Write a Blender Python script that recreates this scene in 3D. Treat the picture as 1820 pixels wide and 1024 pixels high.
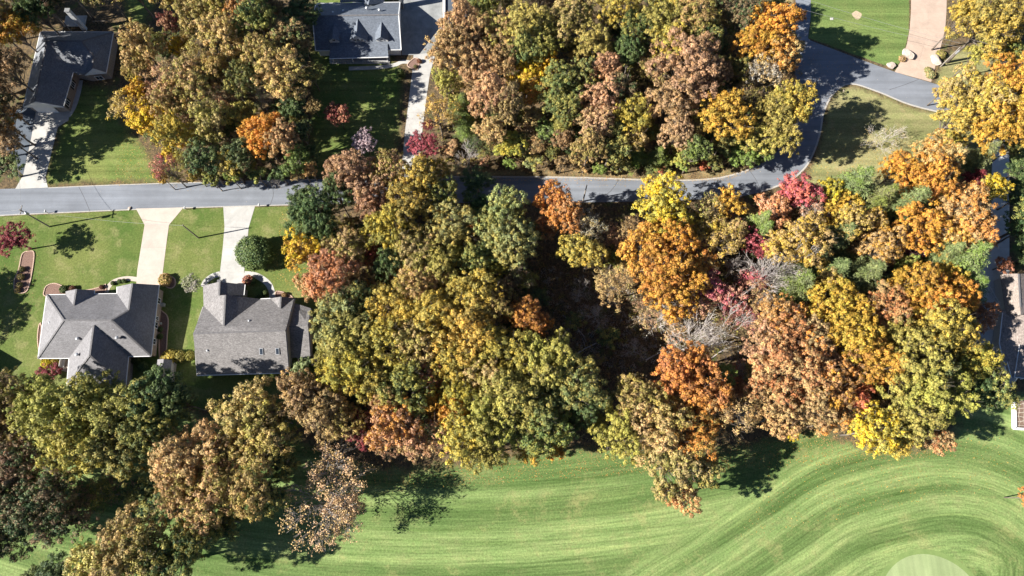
import bpy, bmesh, math, random
import numpy as np
from mathutils import Vector, Matrix, geometry
for o in list(bpy.data.objects): bpy.data.objects.remove(o)
S = bpy.context.scene
COL = S.collection
PI = math.pi
# ------------------------------------------------------------------ camera, sky, sun
HC, F, TILT = 140.0, 1213.0, math.radians(16.4)      # drone height, focal length in photo pixels, tilt off straight down
cam = bpy.data.cameras.new('camera'); cam.sensor_width = 36; cam.lens = 36*F/1820
cam.clip_start = 1; cam.clip_end = 6000
co = bpy.data.objects.new('camera', cam); COL.objects.link(co)
co.location = (0, 0, HC); co.rotation_euler = (TILT, 0, 0); S.camera = co
SUN_EL, SUN_DIR = math.radians(33.5), math.radians(12.0)    # shadows fall 12 degrees north of east
w = bpy.data.worlds.new('World'); S.world = w; w.use_nodes = True
nt = w.node_tree; nt.nodes.clear()
sky = nt.nodes.new('ShaderNodeTexSky'); sky.sky_type = 'NISHITA'; sky.sun_disc = False
sky.sun_elevation = SUN_EL; sky.sun_rotation = math.radians(270) - SUN_DIR
sky.altitude = 300; sky.air_density = 0.65; sky.dust_density = 0.1; sky.ozone_density = 2.5
bg = nt.nodes.new('ShaderNodeBackground'); bg.inputs['Strength'].default_value = 0.05
ow = nt.nodes.new('ShaderNodeOutputWorld'); nt.links.new(sky.outputs[0], bg.inputs[0]); nt.links.new(bg.outputs[0], ow.inputs[0])
sl = bpy.data.lights.new('sun', 'SUN'); sl.energy = 5.0; sl.angle = math.radians(0.5); sl.color = (1.0, 0.95, 0.86)
so = bpy.data.objects.new('sun', sl); COL.objects.link(so)
tosun = Vector((-math.cos(SUN_DIR)*math.cos(SUN_EL), -math.sin(SUN_DIR)*math.cos(SUN_EL), math.sin(SUN_EL)))
so.rotation_euler = tosun.to_track_quat('Z', 'Y').to_euler()
S.view_settings.view_transform = 'Standard'; S.view_settings.look = 'None'
S.view_settings.exposure = 1.33; S.view_settings.gamma = 1.0; S.view_settings.use_curve_mapping = False
rng = np.random.default_rng(7); random.seed(7)

# ------------------------------------------------------------------ helpers
CT, ST = math.cos(TILT), math.sin(TILT)
def W(px, py, h=0.0):
    """place of a surveyed point: direction from the drone, met with the level h metres above ground"""
    u, v = (px-910)/F, (512-py)/F
    y, z = v*CT + ST, v*ST - CT
    t = (HC-h)/(-z)
    return Vector((u*t, y*t, h))
def W2(p, h=0.0):
    q = W(p[0], p[1], h); return (q.x, q.y)
def prop(o, label=None, cat=None, group=None, kind=None):
    if label: o['label'] = label
    if cat: o['category'] = cat
    if group: o['group'] = group
    if kind: o['kind'] = kind
    return o
def mesh(name, V, Fc, mat=None, smooth=False):
    me = bpy.data.meshes.new(name); me.from_pydata([tuple(v) for v in V], [], Fc)
    if mat:
        for m in (mat if isinstance(mat, (list, tuple)) else [mat]): me.materials.append(m)
    if smooth: me.polygons.foreach_set('use_smooth', [True]*len(me.polygons))
    me.update(); return me
def link(name, me, parent=None, loc=None):
    o = bpy.data.objects.new(name, me); COL.objects.link(o)
    if parent: o.parent = parent
    if loc is not None: o.location = loc
    return o
def empty(name, loc, label, cat, group=None, rz=0):
    o = bpy.data.objects.new(name, None); COL.objects.link(o); o.location = loc; o.rotation_euler = (0, 0, rz)
    o.empty_display_size = .5
    return prop(o, label, cat, group)
class MB:
    """collects simple solids, in the coordinates of the thing"""
    def __init__(s): s.V = []; s.F = []
    def add(s, V, Fc):
        k = len(s.V); s.V += [Vector(v) for v in V]; s.F += [tuple(i+k for i in f) for f in Fc]; return s
    def box(s, c, d, rz=0, M=None):
        x, y, z = d[0]/2, d[1]/2, d[2]/2
        P = [Vector((a*x, b*y, e*z)) for e in (-1, 1) for a, b in ((-1,-1),(1,-1),(1,1),(-1,1))]
        R = M if M else Matrix.Rotation(rz, 3, 'Z')
        return s.add([R @ p + Vector(c) for p in P], [(3,2,1,0),(4,5,6,7),(0,1,5,4),(1,2,6,5),(2,3,7,6),(3,0,4,7)])
    def beam(s, a, b, wd, hg):
        a, b = Vector(a), Vector(b); d = b-a; L = d.length; z = Vector((0,0,1)); x = d.normalized()
        if abs(x.z) > .95: z = Vector((0,1,0))
        y = z.cross(x).normalized(); z = x.cross(y)
        M = Matrix((x, y, z)).transposed()
        return s.box((a+b)/2, (L, wd, hg), M=M)
    def tube(s, pts, rad, n=6, cap=True):
        pts = [Vector(p) for p in pts]; k = len(s.V); rs = rad if isinstance(rad, (list, tuple)) else [rad]*len(pts)
        for i, p in enumerate(pts):
            d = (pts[min(i+1, len(pts)-1)] - pts[max(i-1, 0)]).normalized()
            a = d.orthogonal().normalized() if abs(d.z) < .9 else Vector((1,0,0))
            a = (a - d*a.dot(d)).normalized(); b = d.cross(a)
            for j in range(n):
                t = 2*PI*j/n; s.V.append(p + (a*math.cos(t)+b*math.sin(t))*rs[i])
        for i in range(len(pts)-1):
            for j in range(n):
                s.F.append((k+i*n+j, k+i*n+(j+1) % n, k+(i+1)*n+(j+1) % n, k+(i+1)*n+j))
        if cap:
            s.F.append(tuple(k+j for j in reversed(range(n)))); s.F.append(tuple(k+(len(pts)-1)*n+j for j in range(n)))
        return s
    def prism(s, poly, z0, z1):
        n = len(poly); area = sum(poly[i][0]*poly[(i+1) % n][1]-poly[(i+1) % n][0]*poly[i][1] for i in range(n))
        if area < 0: poly = poly[::-1]
        V = [(p[0], p[1], z0) for p in poly] + [(p[0], p[1], z1) for p in poly]
        return s.add(V, [tuple(reversed(range(n))), tuple(range(n, 2*n))] + [(i, (i+1) % n, n+(i+1) % n, n+i) for i in range(n)])
    def plate(s, pts, t):
        """a slab: the given outline in space, thickened straight down"""
        pts = [Vector(p) for p in pts]; n = len(pts)
        nm = sum(((pts[i]-pts[0]).cross(pts[i+1]-pts[0]) for i in range(1, n-1)), Vector())
        if nm.z < 0: pts = pts[::-1]
        return s.add(pts + [p - Vector((0,0,t)) for p in pts],
                     [tuple(range(n)), tuple(reversed(range(n, 2*n)))] + [(i, n+i, n+(i+1) % n, (i+1) % n) for i in range(n)])
    def build(s, name, mat, parent=None, loc=None, smooth=False):
        return link(name, mesh(name, s.V, s.F, mat, smooth), parent, loc)

# ------------------------------------------------------------------ materials
class NT:
    def __init__(s, name):
        s.m = bpy.data.materials.new(name); s.m.use_nodes = True; s.t = s.m.node_tree
        s.b = s.t.nodes['Principled BSDF']; s.b.inputs['Roughness'].default_value = .85
        s.b.inputs['Specular IOR Level'].default_value = .25
        s._p = None
    def n(s, ty, **kw):
        nd = s.t.nodes.new(ty)
        for k, v in kw.items(): setattr(nd, k, v)
        return nd
    def l(s, a, b): s.t.links.new(a, b)
    def pos(s):
        if not s._p: s._p = s.n('ShaderNodeNewGeometry').outputs['Position']
        return s._p
    def mapping(s, sc=(1,1,1), rz=0, src=None):
        m = s.n('ShaderNodeMapping'); m.inputs['Scale'].default_value = sc; m.inputs['Rotation'].default_value = (0,0,rz)
        s.l(src or s.pos(), m.inputs[0]); return m.outputs[0]
    def noise(s, scale, detail=3, rough=.55, src=None, dist=0):
        t = s.n('ShaderNodeTexNoise'); t.inputs['Scale'].default_value = scale; t.inputs['Detail'].default_value = detail
        t.inputs['Roughness'].default_value = rough; t.inputs['Distortion'].default_value = dist
        s.l(src or s.pos(), t.inputs['Vector']); return t.outputs['Fac']
    def vor(s, scale, feat='F1', out='Distance', src=None):
        t = s.n('ShaderNodeTexVoronoi', feature=feat); t.inputs['Scale'].default_value = scale
        s.l(src or s.pos(), t.inputs['Vector']); return t.outputs[out]
    def ramp(s, fac, stops, interp='LINEAR'):
        r = s.n('ShaderNodeValToRGB'); r.color_ramp.interpolation = interp; e = r.color_ramp.elements
        while len(e) < len(stops): e.new(.5)
        for i, (p, c) in enumerate(stops):
            e[i].position = p; e[i].color = tuple(c)+(1,) if hasattr(c, '__len__') else (c, c, c, 1)
        s.l(fac, r.inputs[0]); return r.outputs[0]
    def mix(s, f, a, b, mode='MIX'):
        m = s.n('ShaderNodeMix', data_type='RGBA', blend_type=mode)
        for ix, v in ((0, f), (6, a), (7, b)):
            sock = m.inputs[ix]
            if hasattr(v, 'default_value'): s.l(v, sock)
            elif hasattr(v, '__len__'): sock.default_value = tuple(v)+(1,)
            else: sock.default_value = v if ix == 0 else (v, v, v, 1)
        return m.outputs[2]
    def math(s, op, a, b=0.0, clamp=False):
        m = s.n('ShaderNodeMath', operation=op, use_clamp=clamp)
        for i, v in enumerate((a, b)):
            if isinstance(v, (int, float)): m.inputs[i].default_value = v
            else: s.l(v, m.inputs[i])
        return m.outputs[0]
    def attr(s, name, ty='GEOMETRY', out='Fac'):
        a = s.n('ShaderNodeAttribute', attribute_type=ty, attribute_name=name); return a.outputs[out]
    def col(s, c): s.l(c, s.b.inputs['Base Color'])
    def bump(s, h, d=.05, st=.5):
        b = s.n('ShaderNodeBump'); b.inputs['Distance'].default_value = d; b.inputs['Strength'].default_value = st
        s.l(h, b.inputs['Height']); s.l(b.outputs[0], s.b.inputs['Normal'])
def plain(name, c, rough=.7, var=.25, sc=3.0, metal=0, spec=.3):
    k = NT(name); nz = k.noise(sc, 4, .65)
    k.col(k.ramp(nz, [(.25, [x*(1-var) for x in c]), (.75, [min(1, x*(1+var)) for x in c])]))
    k.b.inputs['Roughness'].default_value = rough; k.b.inputs['Metallic'].default_value = metal
    k.b.inputs['Specular IOR Level'].default_value = spec
    return k.m
def litter_col(k):
    a = k.ramp(k.noise(.10, 4, .6), [(.3, (.045,.040,.028)), (.55, (.080,.066,.042)), (.75, (.125,.098,.06))])
    sp = k.vor(3.2, out='Color')
    b = k.ramp(sp, [(0, (.035,.03,.02)), (.35, (.11,.075,.045)), (.6, (.20,.14,.08)), (.85, (.27,.175,.08)), (1, (.08,.075,.04))])
    c = k.mix(.55, a, b)
    g = k.ramp(k.noise(.35, 3), [(.56, 0.0), (.68, .7)])
    return k.mix(g, c, (.09,.12,.035))
def grass_mat(name, ca, cb, cdry, stripe=None, leaves=.35, dry=.5, edge=3.0, attr_stripe=False):
    k = NT(name)
    base = k.mix(k.ramp(k.noise(.09, 4, .6), [(.35, 0.0), (.65, 1.0)]), ca, cb)
    base = k.mix(k.ramp(k.noise(.25, 5, .7), [(.5, 0.0), (.75, dry)]), base, cdry)
    if attr_stripe:
        sx = k.n('ShaderNodeCombineXYZ'); k.l(k.attr('stripe'), sx.inputs[0]); k.l(k.attr('along'), sx.inputs[1])
        v = sx.outputs[0]
        sy = k.n('ShaderNodeCombineXYZ'); k.l(k.attr('hy'), sy.inputs[0]); k.l(k.attr('hx'), sy.inputs[1]); hm = k.attr('hmix')
        def two(f): return k.mix(hm, f(v), f(sy.outputs[0]))
        s1 = two(lambda q: k.ramp(k.noise(1.0, 0, .4, k.mapping((.21,.006,1), src=q)), [(.46, 0.0), (.49, .5), (.51, .5), (.54, 1.0)]))
        s2 = two(lambda q: k.noise(1.0, 4, .75, k.mapping((.75,.02,1), src=q)))
        s3 = two(lambda q: k.noise(1.0, 2, .6, k.mapping((2.6,.10,1), src=q)))
        base = k.mix(.92, base, k.ramp(s1, [(0, (.70,.75,.67)), (1, (1.24,1.18,1.20))]), 'MULTIPLY')
        base = k.mix(.9, base, k.ramp(s2, [(.3, (.58,.66,.52)), (.5, (1,1,1)), (.72, (1.5,1.36,1.38))]), 'MULTIPLY')
        base = k.mix(.6, base, k.ramp(s3, [(.3, .66), (.7, 1.36)]), 'MULTIPLY')
        dryp = k.ramp(k.noise(.11, 7, .85), [(.53, 0.0), (.66, .42)])
        base = k.mix(dryp, base, (.36,.32,.14))
    elif stripe:
        ang, per = stripe
        s1 = k.noise(1.0, 3, .6, k.mapping((.01, 1.0/per, 1), ang))
        base = k.mix(.8, base, k.ramp(s1, [(.35, .74), (.62, 1.28)]), 'MULTIPLY')
    fine = k.noise(2.6, 4, .8)
    base = k.mix(.8, base, k.ramp(fine, [(.3, .55), (.5, 1.0), (.72, 1.55)]), 'MULTIPLY')
    fine2 = k.noise(9.0, 2, .8)
    base = k.mix(.6, base, k.ramp(fine2, [(.3, .6), (.7, 1.4)]), 'MULTIPLY')
    # fallen leaves, thicker towards the edge of the wood
    ed = k.attr('edge')
    near = k.math('SUBTRACT', 1.0, k.math('DIVIDE', ed, edge*3.2), True)
    dens = k.math('MULTIPLY', near, leaves)
    lf = k.math('LESS_THAN', k.vor(2.3), k.math('MULTIPLY', k.math('ADD', dens, leaves*.10), .55))
    lf = k.math('MULTIPLY', lf, k.ramp(k.noise(.5, 3), [(.35, .1), (.6, .9)]))
    base = k.mix(lf, base, (.34,.21,.10))
    e2 = k.math('ADD', ed, k.math('MULTIPLY', k.math('SUBTRACT', k.noise(.45, 4, .7), .5), edge*2.2))
    f = k.ramp(k.math('DIVIDE', e2, edge), [(0, 0.0), (1, 1.0)])
    k.col(k.mix(f, litter_col(k), base) if edge > .1 else base)
    k.bump(fine, .12, .5); k.b.inputs['Roughness'].default_value = .95; k.b.inputs['Specular IOR Level'].default_value = .1
    return k.m
def asphalt(name, c=(.19,.20,.22)):
    k = NT(name)
    a = k.ramp(k.noise(.13, 5, .65), [(.3, [x*.80 for x in c]), (.7, [x*1.16 for x in c])])
    s = k.noise(1.0, 3, .6, k.mapping((.02, .75, 1), -.02))
    a = k.mix(.8, a, k.ramp(s, [(.35, .80), (.65, 1.18)]), 'MULTIPLY')
    a = k.mix(.7, a, k.ramp(k.noise(7, 3, .8), [(.3, .8), (.7, 1.2)]), 'MULTIPLY')
    cr = k.vor(.085, 'DISTANCE_TO_EDGE', src=k.mapping((1,1,1), src=None))
    a = k.mix(k.ramp(k.noise(.06, 2, .5), [(.45, 0.0), (.5, .22)]), a, [x*.72 for x in c])
    sp = k.math('LESS_THAN', k.vor(.9), k.ramp(k.noise(.2), [(.5, .0), (.8, .14)]))
    a = k.mix(sp, a, (.42,.36,.28))
    k.col(a); k.bump(k.noise(12, 2), .01, .4); k.b.inputs['Roughness'].default_value = .9
    return k.m
def concrete(name, c, stain=.25):
    k = NT(name); oi = k.n('ShaderNodeObjectInfo').outputs['Random']
    a = k.ramp(k.noise(.35, 5, .7, dist=.4), [(.25, [x*(1-stain) for x in c]), (.7, [min(.9, x*1.1) for x in c])])
    a = k.mix(.6, a, k.ramp(oi, [(0, .90), (1, 1.06)]), 'MULTIPLY')
    a = k.mix(.7, a, k.ramp(k.noise(5, 4, .8), [(.3, .88), (.7, 1.1)]), 'MULTIPLY')
    k.col(a); k.bump(k.noise(9, 2), .01, .3); k.b.inputs['Roughness'].default_value = .8
    return k.m
def shingle(name, c, var=.22):
    k = NT(name)
    sep = k.n('ShaderNodeSeparateXYZ'); k.l(k.pos(), sep.inputs[0])
    cmb = k.n('ShaderNodeCombineXYZ'); k.l(sep.outputs[0], cmb.inputs[0]); k.l(sep.outputs[1], cmb.inputs[1])
    zz = k.math('MULTIPLY', sep.outputs[2], 14.0); fl = k.math('FLOOR', zz); k.l(k.math('MULTIPLY', fl, 3.7), cmb.inputs[2])
    tabs = k.noise(2.2, 2, .8, cmb.outputs[0])
    a = k.ramp(k.noise(.3, 4, .6), [(.3, [x*.9 for x in c]), (.7, [x*1.1 for x in c])])
    a = k.mix(1.0, a, k.ramp(tabs, [(.25, 1-var*1.6), (.5, 1.0), (.75, 1+var*1.8)]), 'MULTIPLY')
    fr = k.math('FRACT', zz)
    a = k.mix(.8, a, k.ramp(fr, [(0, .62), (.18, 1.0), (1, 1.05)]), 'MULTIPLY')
    st = k.noise(1.0, 3, .6, k.mapping((1.6,1.6,.05)))
    a = k.mix(.4, a, k.ramp(st, [(.35, .85), (.65, 1.1)]), 'MULTIPLY')
    k.col(a); k.bump(k.math('ADD', tabs, fr), .03, .6); k.b.inputs['Roughness'].default_value = .92
    return k.m
def brickwall(name, c):
    k = NT(name)
    b = k.n('ShaderNodeTexBrick'); b.inputs['Scale'].default_value = 4.0
    b.inputs['Color1'].default_value = (*c, 1); b.inputs['Color2'].default_value = (c[0]*.7, c[1]*.68, c[2]*.66, 1)
    b.inputs['Mortar'].default_value = (.38,.36,.33,1); b.inputs['Mortar Size'].default_value = .02
    sep = k.n('ShaderNodeSeparateXYZ'); k.l(k.pos(), sep.inputs[0])
    cb = k.n('ShaderNodeCombineXYZ'); k.l(k.math('ADD', sep.outputs[0], sep.outputs[1]), cb.inputs[0]); k.l(sep.outputs[2], cb.inputs[1])
    k.l(cb.outputs[0], b.inputs['Vector'])
    k.col(k.mix(.5, b.outputs['Color'], k.ramp(k.noise(1.5, 3), [(.3, .8), (.7, 1.2)]), 'MULTIPLY'))
    return k.m
M = {}
k = NT('leaf_litter'); k.col(litter_col(k)); k.bump(k.noise(3, 3, .8), .15, .6); k.b.inputs['Specular IOR Level'].default_value = .1; M['litter'] = k.m
M['asphalt'] = asphalt('asphalt', (.205,.222,.255)); M['asphalt_dark'] = asphalt('dark_asphalt', (.10,.12,.15))
M['conc_pink'] = concrete('cream_concrete', (.50,.43,.375), .16)
M['conc_grey'] = concrete('grey_concrete', (.47,.46,.44), .28)
M['conc_tan'] = concrete('tan_aggregate_concrete', (.47,.36,.29), .22)
M['conc_light'] = concrete('light_concrete', (.60,.60,.59), .2)
M['conc_stain'] = concrete('stained_concrete', (.30,.31,.31), .45)
M['joint'] = plain('joint', (.28,.26,.24)); M['pale_joint'] = plain('pale_joint', (.5,.45,.38))
M['white'] = plain('white_paint', (.72,.72,.72), .5, .06)
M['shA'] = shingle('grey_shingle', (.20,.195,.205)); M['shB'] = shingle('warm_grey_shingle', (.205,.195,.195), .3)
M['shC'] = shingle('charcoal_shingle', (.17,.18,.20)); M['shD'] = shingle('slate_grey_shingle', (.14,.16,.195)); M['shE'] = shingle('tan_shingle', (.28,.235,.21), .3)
M['cap'] = plain('ridge_cap_shingle', (.15,.145,.15), .9, .3, 6)
M['brick'] = brickwall('brick', (.33,.26,.22)); M['siding'] = plain('pale_siding', (.50,.48,.46), .7, .08); M['sidingw'] = plain('white_siding', (.66,.67,.68), .6, .06)
M['glass'] = plain('window_glass', (.03,.04,.055), .12, .2, 1.0, 0, .6)
M['metal'] = plain('galvanised_metal', (.50,.51,.53), .35, .12, 6, .6); M['wood'] = plain('weathered_wood', (.30,.25,.20), .85, .3, 5)
M['pole'] = plain('utility_pole_wood', (.26,.23,.20), .9, .25, 5); M['wire'] = plain('wire', (.45,.45,.46), .4, .05, 1, .5)
M['rock'] = plain('pale_boulder', (.50,.42,.36), .9, .3, 2.5); M['mulch'] = plain('mulch', (.20,.125,.10), .95, .5, 6); M['edging'] = plain('edging_brick', (.50,.36,.28), .9, .25, 7)
M['dark'] = plain('black_metal', (.03,.03,.035), .5, .2); M['sand'] = plain('bare_soil', (.44,.35,.24), .95, .3, 3); M['flag'] = plain('flagstone', (.17,.115,.085), .85, .45, 1.2)
k = NT('bark'); k.col(k.ramp(k.noise(2.5, 4, .7, k.mapping((1,1,.25))), [(.3, (.10,.08,.065)), (.7, (.24,.205,.175))])); k.bump(k.noise(6,3), .04, .6); M['bark'] = k.m
k = NT('pale_bark'); k.col(k.ramp(k.noise(2.5, 4, .7, k.mapping((1,1,.25))), [(.3, (.34,.30,.28)), (.7, (.56,.51,.48))])); M['bark_pale'] = k.m
M['bark_mid'] = plain('grey_bark', (.27,.24,.22), .9, .3, 3)
def foliage(name, transl=.25):
    k = NT(name); a = k.attr('leaf_a', 'OBJECT', 'Color'); b = k.attr('leaf_b', 'OBJECT', 'Color')
    mx = k.attr('blend'); ti = k.attr('tint')
    f = k.ramp(mx, [(.30, 0.0), (.70, 1.0)])
    c = k.mix(f, a, b)
    hs = k.n('ShaderNodeHueSaturation'); hs.inputs['Saturation'].default_value = 1.02; k.l(c, hs.inputs['Color']); c = hs.outputs[0]
    c = k.mix(1.0, c, k.ramp(ti, [(0, (.34,.38,.40)), (.5, (1,1,1)), (1, (1.8,1.65,1.4))]), 'MULTIPLY')
    k.col(c); k.b.inputs['Roughness'].default_value = .6; k.b.inputs['Specular IOR Level'].default_value = .22
    tr = k.n('ShaderNodeBsdfTranslucent'); k.l(c, tr.inputs[0]); ms = k.n('ShaderNodeMixShader'); ms.inputs[0].default_value = transl
    out = k.t.nodes['Material Output']; k.l(k.b.outputs[0], ms.inputs[1]); k.l(tr.outputs[0], ms.inputs[2]); k.l(ms.outputs[0], out.inputs[0])
    return k.m
M['leaf'] = foliage('leaf', .17); M['needle'] = foliage('needle', .15)

# ------------------------------------------------------------------ flat surfaces of the setting
def polydist(P, poly, closed=True):
    P = np.asarray(P, float); Q = np.asarray(poly, float); n = len(Q)
    d = np.full(len(P), 1e9)
    for i in range(n if closed else n-1):
        a, b = Q[i], Q[(i+1) % n]; ab = b-a; t = np.clip(((P-a) @ ab)/(ab @ ab + 1e-9), 0, 1)
        d = np.minimum(d, np.linalg.norm(P - (a + t[:,None]*ab), axis=1))
    return d
def inside(P, poly):
    P = np.asarray(P, float); Q = np.asarray(poly, float); c = np.zeros(len(P), bool); n = len(Q); j = n-1
    for i in range(n):
        xi, yi = Q[i]; xj, yj = Q[j]
        m = ((yi > P[:,1]) != (yj > P[:,1])) & (P[:,0] < (xj-xi)*(P[:,1]-yi)/((yj-yi) if yj != yi else 1e-9) + xi)
        c ^= m; j = i
    return c
def smooth_line(pts, n=6, closed=False):
    out = []; L = len(pts); rngi = range(L) if closed else range(L-1)
    for i in rngi:
        g = (lambda q: pts[q % L]) if closed else (lambda q: pts[max(0, min(L-1, q))])
        p0, p1, p2, p3 = [np.array(g(i+d), float) for d in (-1,0,1,2)]
        for s in range(n):
            t = s/n; out.append(tuple(.5*((2*p1)+(-p0+p2)*t+(2*p0-5*p1+4*p2-p3)*t*t+(-p0+3*p1-3*p2+p3)*t**3)))
    if not closed: out.append(tuple(pts[-1]))
    return out
def sheet(name, poly, mat, z, step=None, extra=None, kind='structure', parent=None):
    """level sheet at height z; step adds inner points so that attributes can vary over it"""
    pts = [Vector(p) for p in poly]; n = len(pts); inner = []
    if step:
        Q = np.array([tuple(p) for p in poly]); x0, y0 = Q.min(0); x1, y1 = Q.max(0)
        gx, gy = np.meshgrid(np.arange(x0, x1, step), np.arange(y0, y1, step)); G = np.stack([gx.ravel(), gy.ravel()], 1)
        G = G + rng.uniform(-.1, .1, G.shape)*step
        G = G[inside(G, poly)]; G = G[polydist(G, poly) > step*.45]; inner = [Vector(g) for g in G]
    r = geometry.delaunay_2d_cdt(pts+inner, [], [list(range(n))], 1, 1e-5)
    V = [(v.x, v.y, z) for v in r[0]]
    Fc = []
    for f in r[2]:
        a, b, c = (r[0][i] for i in f[:3])
        Fc.append(tuple(f) if (b-a).cross(c-a) > 0 else tuple(reversed(f)))
    me = mesh(name, V, Fc, mat)
    if step:
        P = np.array([(v[0], v[1]) for v in V]); at = me.attributes.new('edge', 'FLOAT', 'POINT'); at.data.foreach_set('value', polydist(P, poly).astype(np.float32))
        if extra:
            for nm, arr in extra(P).items():
                at = me.attributes.new(nm, 'FLOAT', 'POINT'); at.data.foreach_set('value', arr.astype(np.float32))
    o = link(name, me, parent)
    if not parent: prop(o, kind=kind)
    return o
sheet('ground', [(-1500,-1500),(1500,-1500),(1500,1500),(-1500,1500)], M['litter'], 0)
PX = lambda L: [W2(p) for p in L]
lawnA = grass_mat('lawn_grass', (.085,.14,.034), (.155,.18,.055), (.24,.23,.09), (0.03, 1.3), .35, .6, 2.0)
lawnB = grass_mat('lawn_grass_front', (.080,.130,.030), (.150,.175,.052), (.25,.235,.105), None, .16, .9, .3)
lawnC = grass_mat('dry_lawn_grass', (.20,.21,.085), (.25,.235,.11), (.33,.27,.15), (1.35, 1.8), .35, .8, 1.5)
lawnD = grass_mat('bright_lawn_grass', (.105,.165,.048), (.145,.19,.06), (.21,.215,.08), (.5, 1.5), .12, .4, .3)
vergeM = grass_mat('verge_grass', (.21,.20,.09), (.30,.24,.13), (.36,.26,.15), None, .9, .9, 1.2)
fairM = grass_mat('fairway_grass', (.130,.200,.066), (.158,.222,.078), (.25,.25,.12), None, .6, .35, 2.2, True)
# lawns
sheet('lawn', PX([(70,334),(108,205),(140,146),(214,150),(224,70),(212,-40),(300,-40),(268,40),(234,72),(206,140),(208,190),(262,262),(295,326)]), lawnA, .004, 4)
sheet('lawn', PX([(545,318),(548,130),(556,-120),(700,-120),(700,100),(722,130),(708,318)]), lawnA, .004, 3)
sheet('lawn', PX([(-160,387),(0,384),(250,372),(540,365),(556,400),(558,520),(575,600),(575,690),(540,760),(400,800),(-160,830)]), lawnB, .004, 4)
sheet('lawn', smooth_line(PX([(1504,150),(1560,164),(1620,188),(1700,204),(1780,260),(1765,330),(1560,345),(1400,360),(1432,306),(1452,262),(1462,215),(1474,178)]), 4, True), lawnC, .004, 3)
sheet('lawn', PX([(1438,-120),(1440,40),(1436,68),(1530,102),(1592,124),(1606,100),(1616,60),(1620,-120)]), lawnD, .004, 4)
sheet('lawn', PX([(1655,150),(1668,112),(1690,88),(1900,80),(1900,180),(1700,160)]), lawnC, .004, 3)
sheet('lawn', PX([(1797,235),(1960,235),(1960,480),(1797,480)]), lawnA, .004, 4)
sheet('verge', smooth_line(PX([(742,290),(800,296),(900,300),(1000,302),(1100,300),(1200,302),(1290,296),(1340,282),(1350,292),(1290,318),(1200,322),(1100,319),(1000,316),(900,316),(742,318)]), 3, True), vergeM, .005, 2)
sheet('verge', PX([(1300,-120),(1420,-120),(1412,20),(1398,60),(1300,50)]), vergeM, .005, 3)
# fairway and its mowing lines
tree_line = [(-300,690),(60,700),(300,720),(500,760),(650,822),(780,820),(900,806),(990,786),(1070,790),(1180,800),(1290,790),(1400,762),(1450,756),(1540,790),(1640,792),(1690,760),(1700,720),(1760,690),(1830,690),(2200,690)]
path_px = [(400,1500),(760,1250),(1000,1090),(1118,1017),(1250,935),(1345,872),(1440,812),(1550,778),(1660,762),(1760,775),(1850,815),(1930,880),(1990,960),(2000,1080)]
path_w = smooth_line(PX(path_px), 6)
def stripes(P):
    Q = np.array(path_w); d = np.full(len(P), 1e9); sg = np.ones(len(P)); al = np.zeros(len(P)); acc = 0
    for i in range(len(Q)-1):
        a, b = Q[i], Q[i+1]; ab = b-a; L = np.linalg.norm(ab); t = np.clip(((P-a) @ ab)/(L*L), 0, 1); v = P-(a+t[:,None]*ab); dd = np.linalg.norm(v, axis=1)
        m = dd < d; d[m] = dd[m]; sg[m] = np.sign(ab[0]*v[m,1]-ab[1]*v[m,0]); al[m] = acc + t[m]*L; acc += L
    a0, a1 = np.array(W2((500,930))), np.array(W2((1150,935)))
    u = (a1-a0)/np.linalg.norm(a1-a0); v = (P-a0); hx = v @ u; hy = -u[1]*v[:,0]+u[0]*v[:,1] - .0016*(hx-28)**2
    xl = np.array(W2((1400,800)))[0]; m = np.clip((d*sg+1.0)/2.5, 0, 1)*np.clip((xl-P[:,0])/10, 0, 1)
    return {'stripe': d*sg + 40, 'along': al, 'hy': hy + 60, 'hx': hx, 'hmix': m}
sheet('fairway', PX(smooth_line(tree_line, 3)) + PX([(2400,1300),(-500,1300)]), fairM, .007, 1.6, stripes)
gm = NT('putting_green_grass'); gm.col(gm.mix(.6, gm.mix(.7, gm.ramp(gm.noise(.25, 3), [(.35, (.24,.30,.14)), (.7, (.29,.35,.17))]), gm.ramp(gm.noise(1.0, 3, .6, gm.mapping((.5,.02,1), .7)), [(.4, .85), (.6, 1.15)]), 'MULTIPLY'), gm.ramp(gm.noise(6, 3), [(.3, .85), (.7, 1.15)]), 'MULTIPLY')); M['green'] = gm.m
gc = W(1656, 1086)
k = NT('green_collar'); k.col(k.mix(.6, k.ramp(k.noise(.5, 3), [(.35, (.15,.22,.07)), (.7, (.20,.27,.09))]), k.ramp(k.noise(6, 3), [(.3, .8), (.7, 1.2)]), 'MULTIPLY'))
ring = lambda a, b: [(gc.x+a*math.cos(t)*(1+.03*math.sin(2*t)), gc.y+b*math.sin(t)) for t in np.linspace(0, 2*PI, 56, endpoint=False)]
sheet('green_collar', ring(10.9, 10.9), k.m, .009); sheet('putting_green', ring(10.0, 10.0), M['green'], .013)
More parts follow.
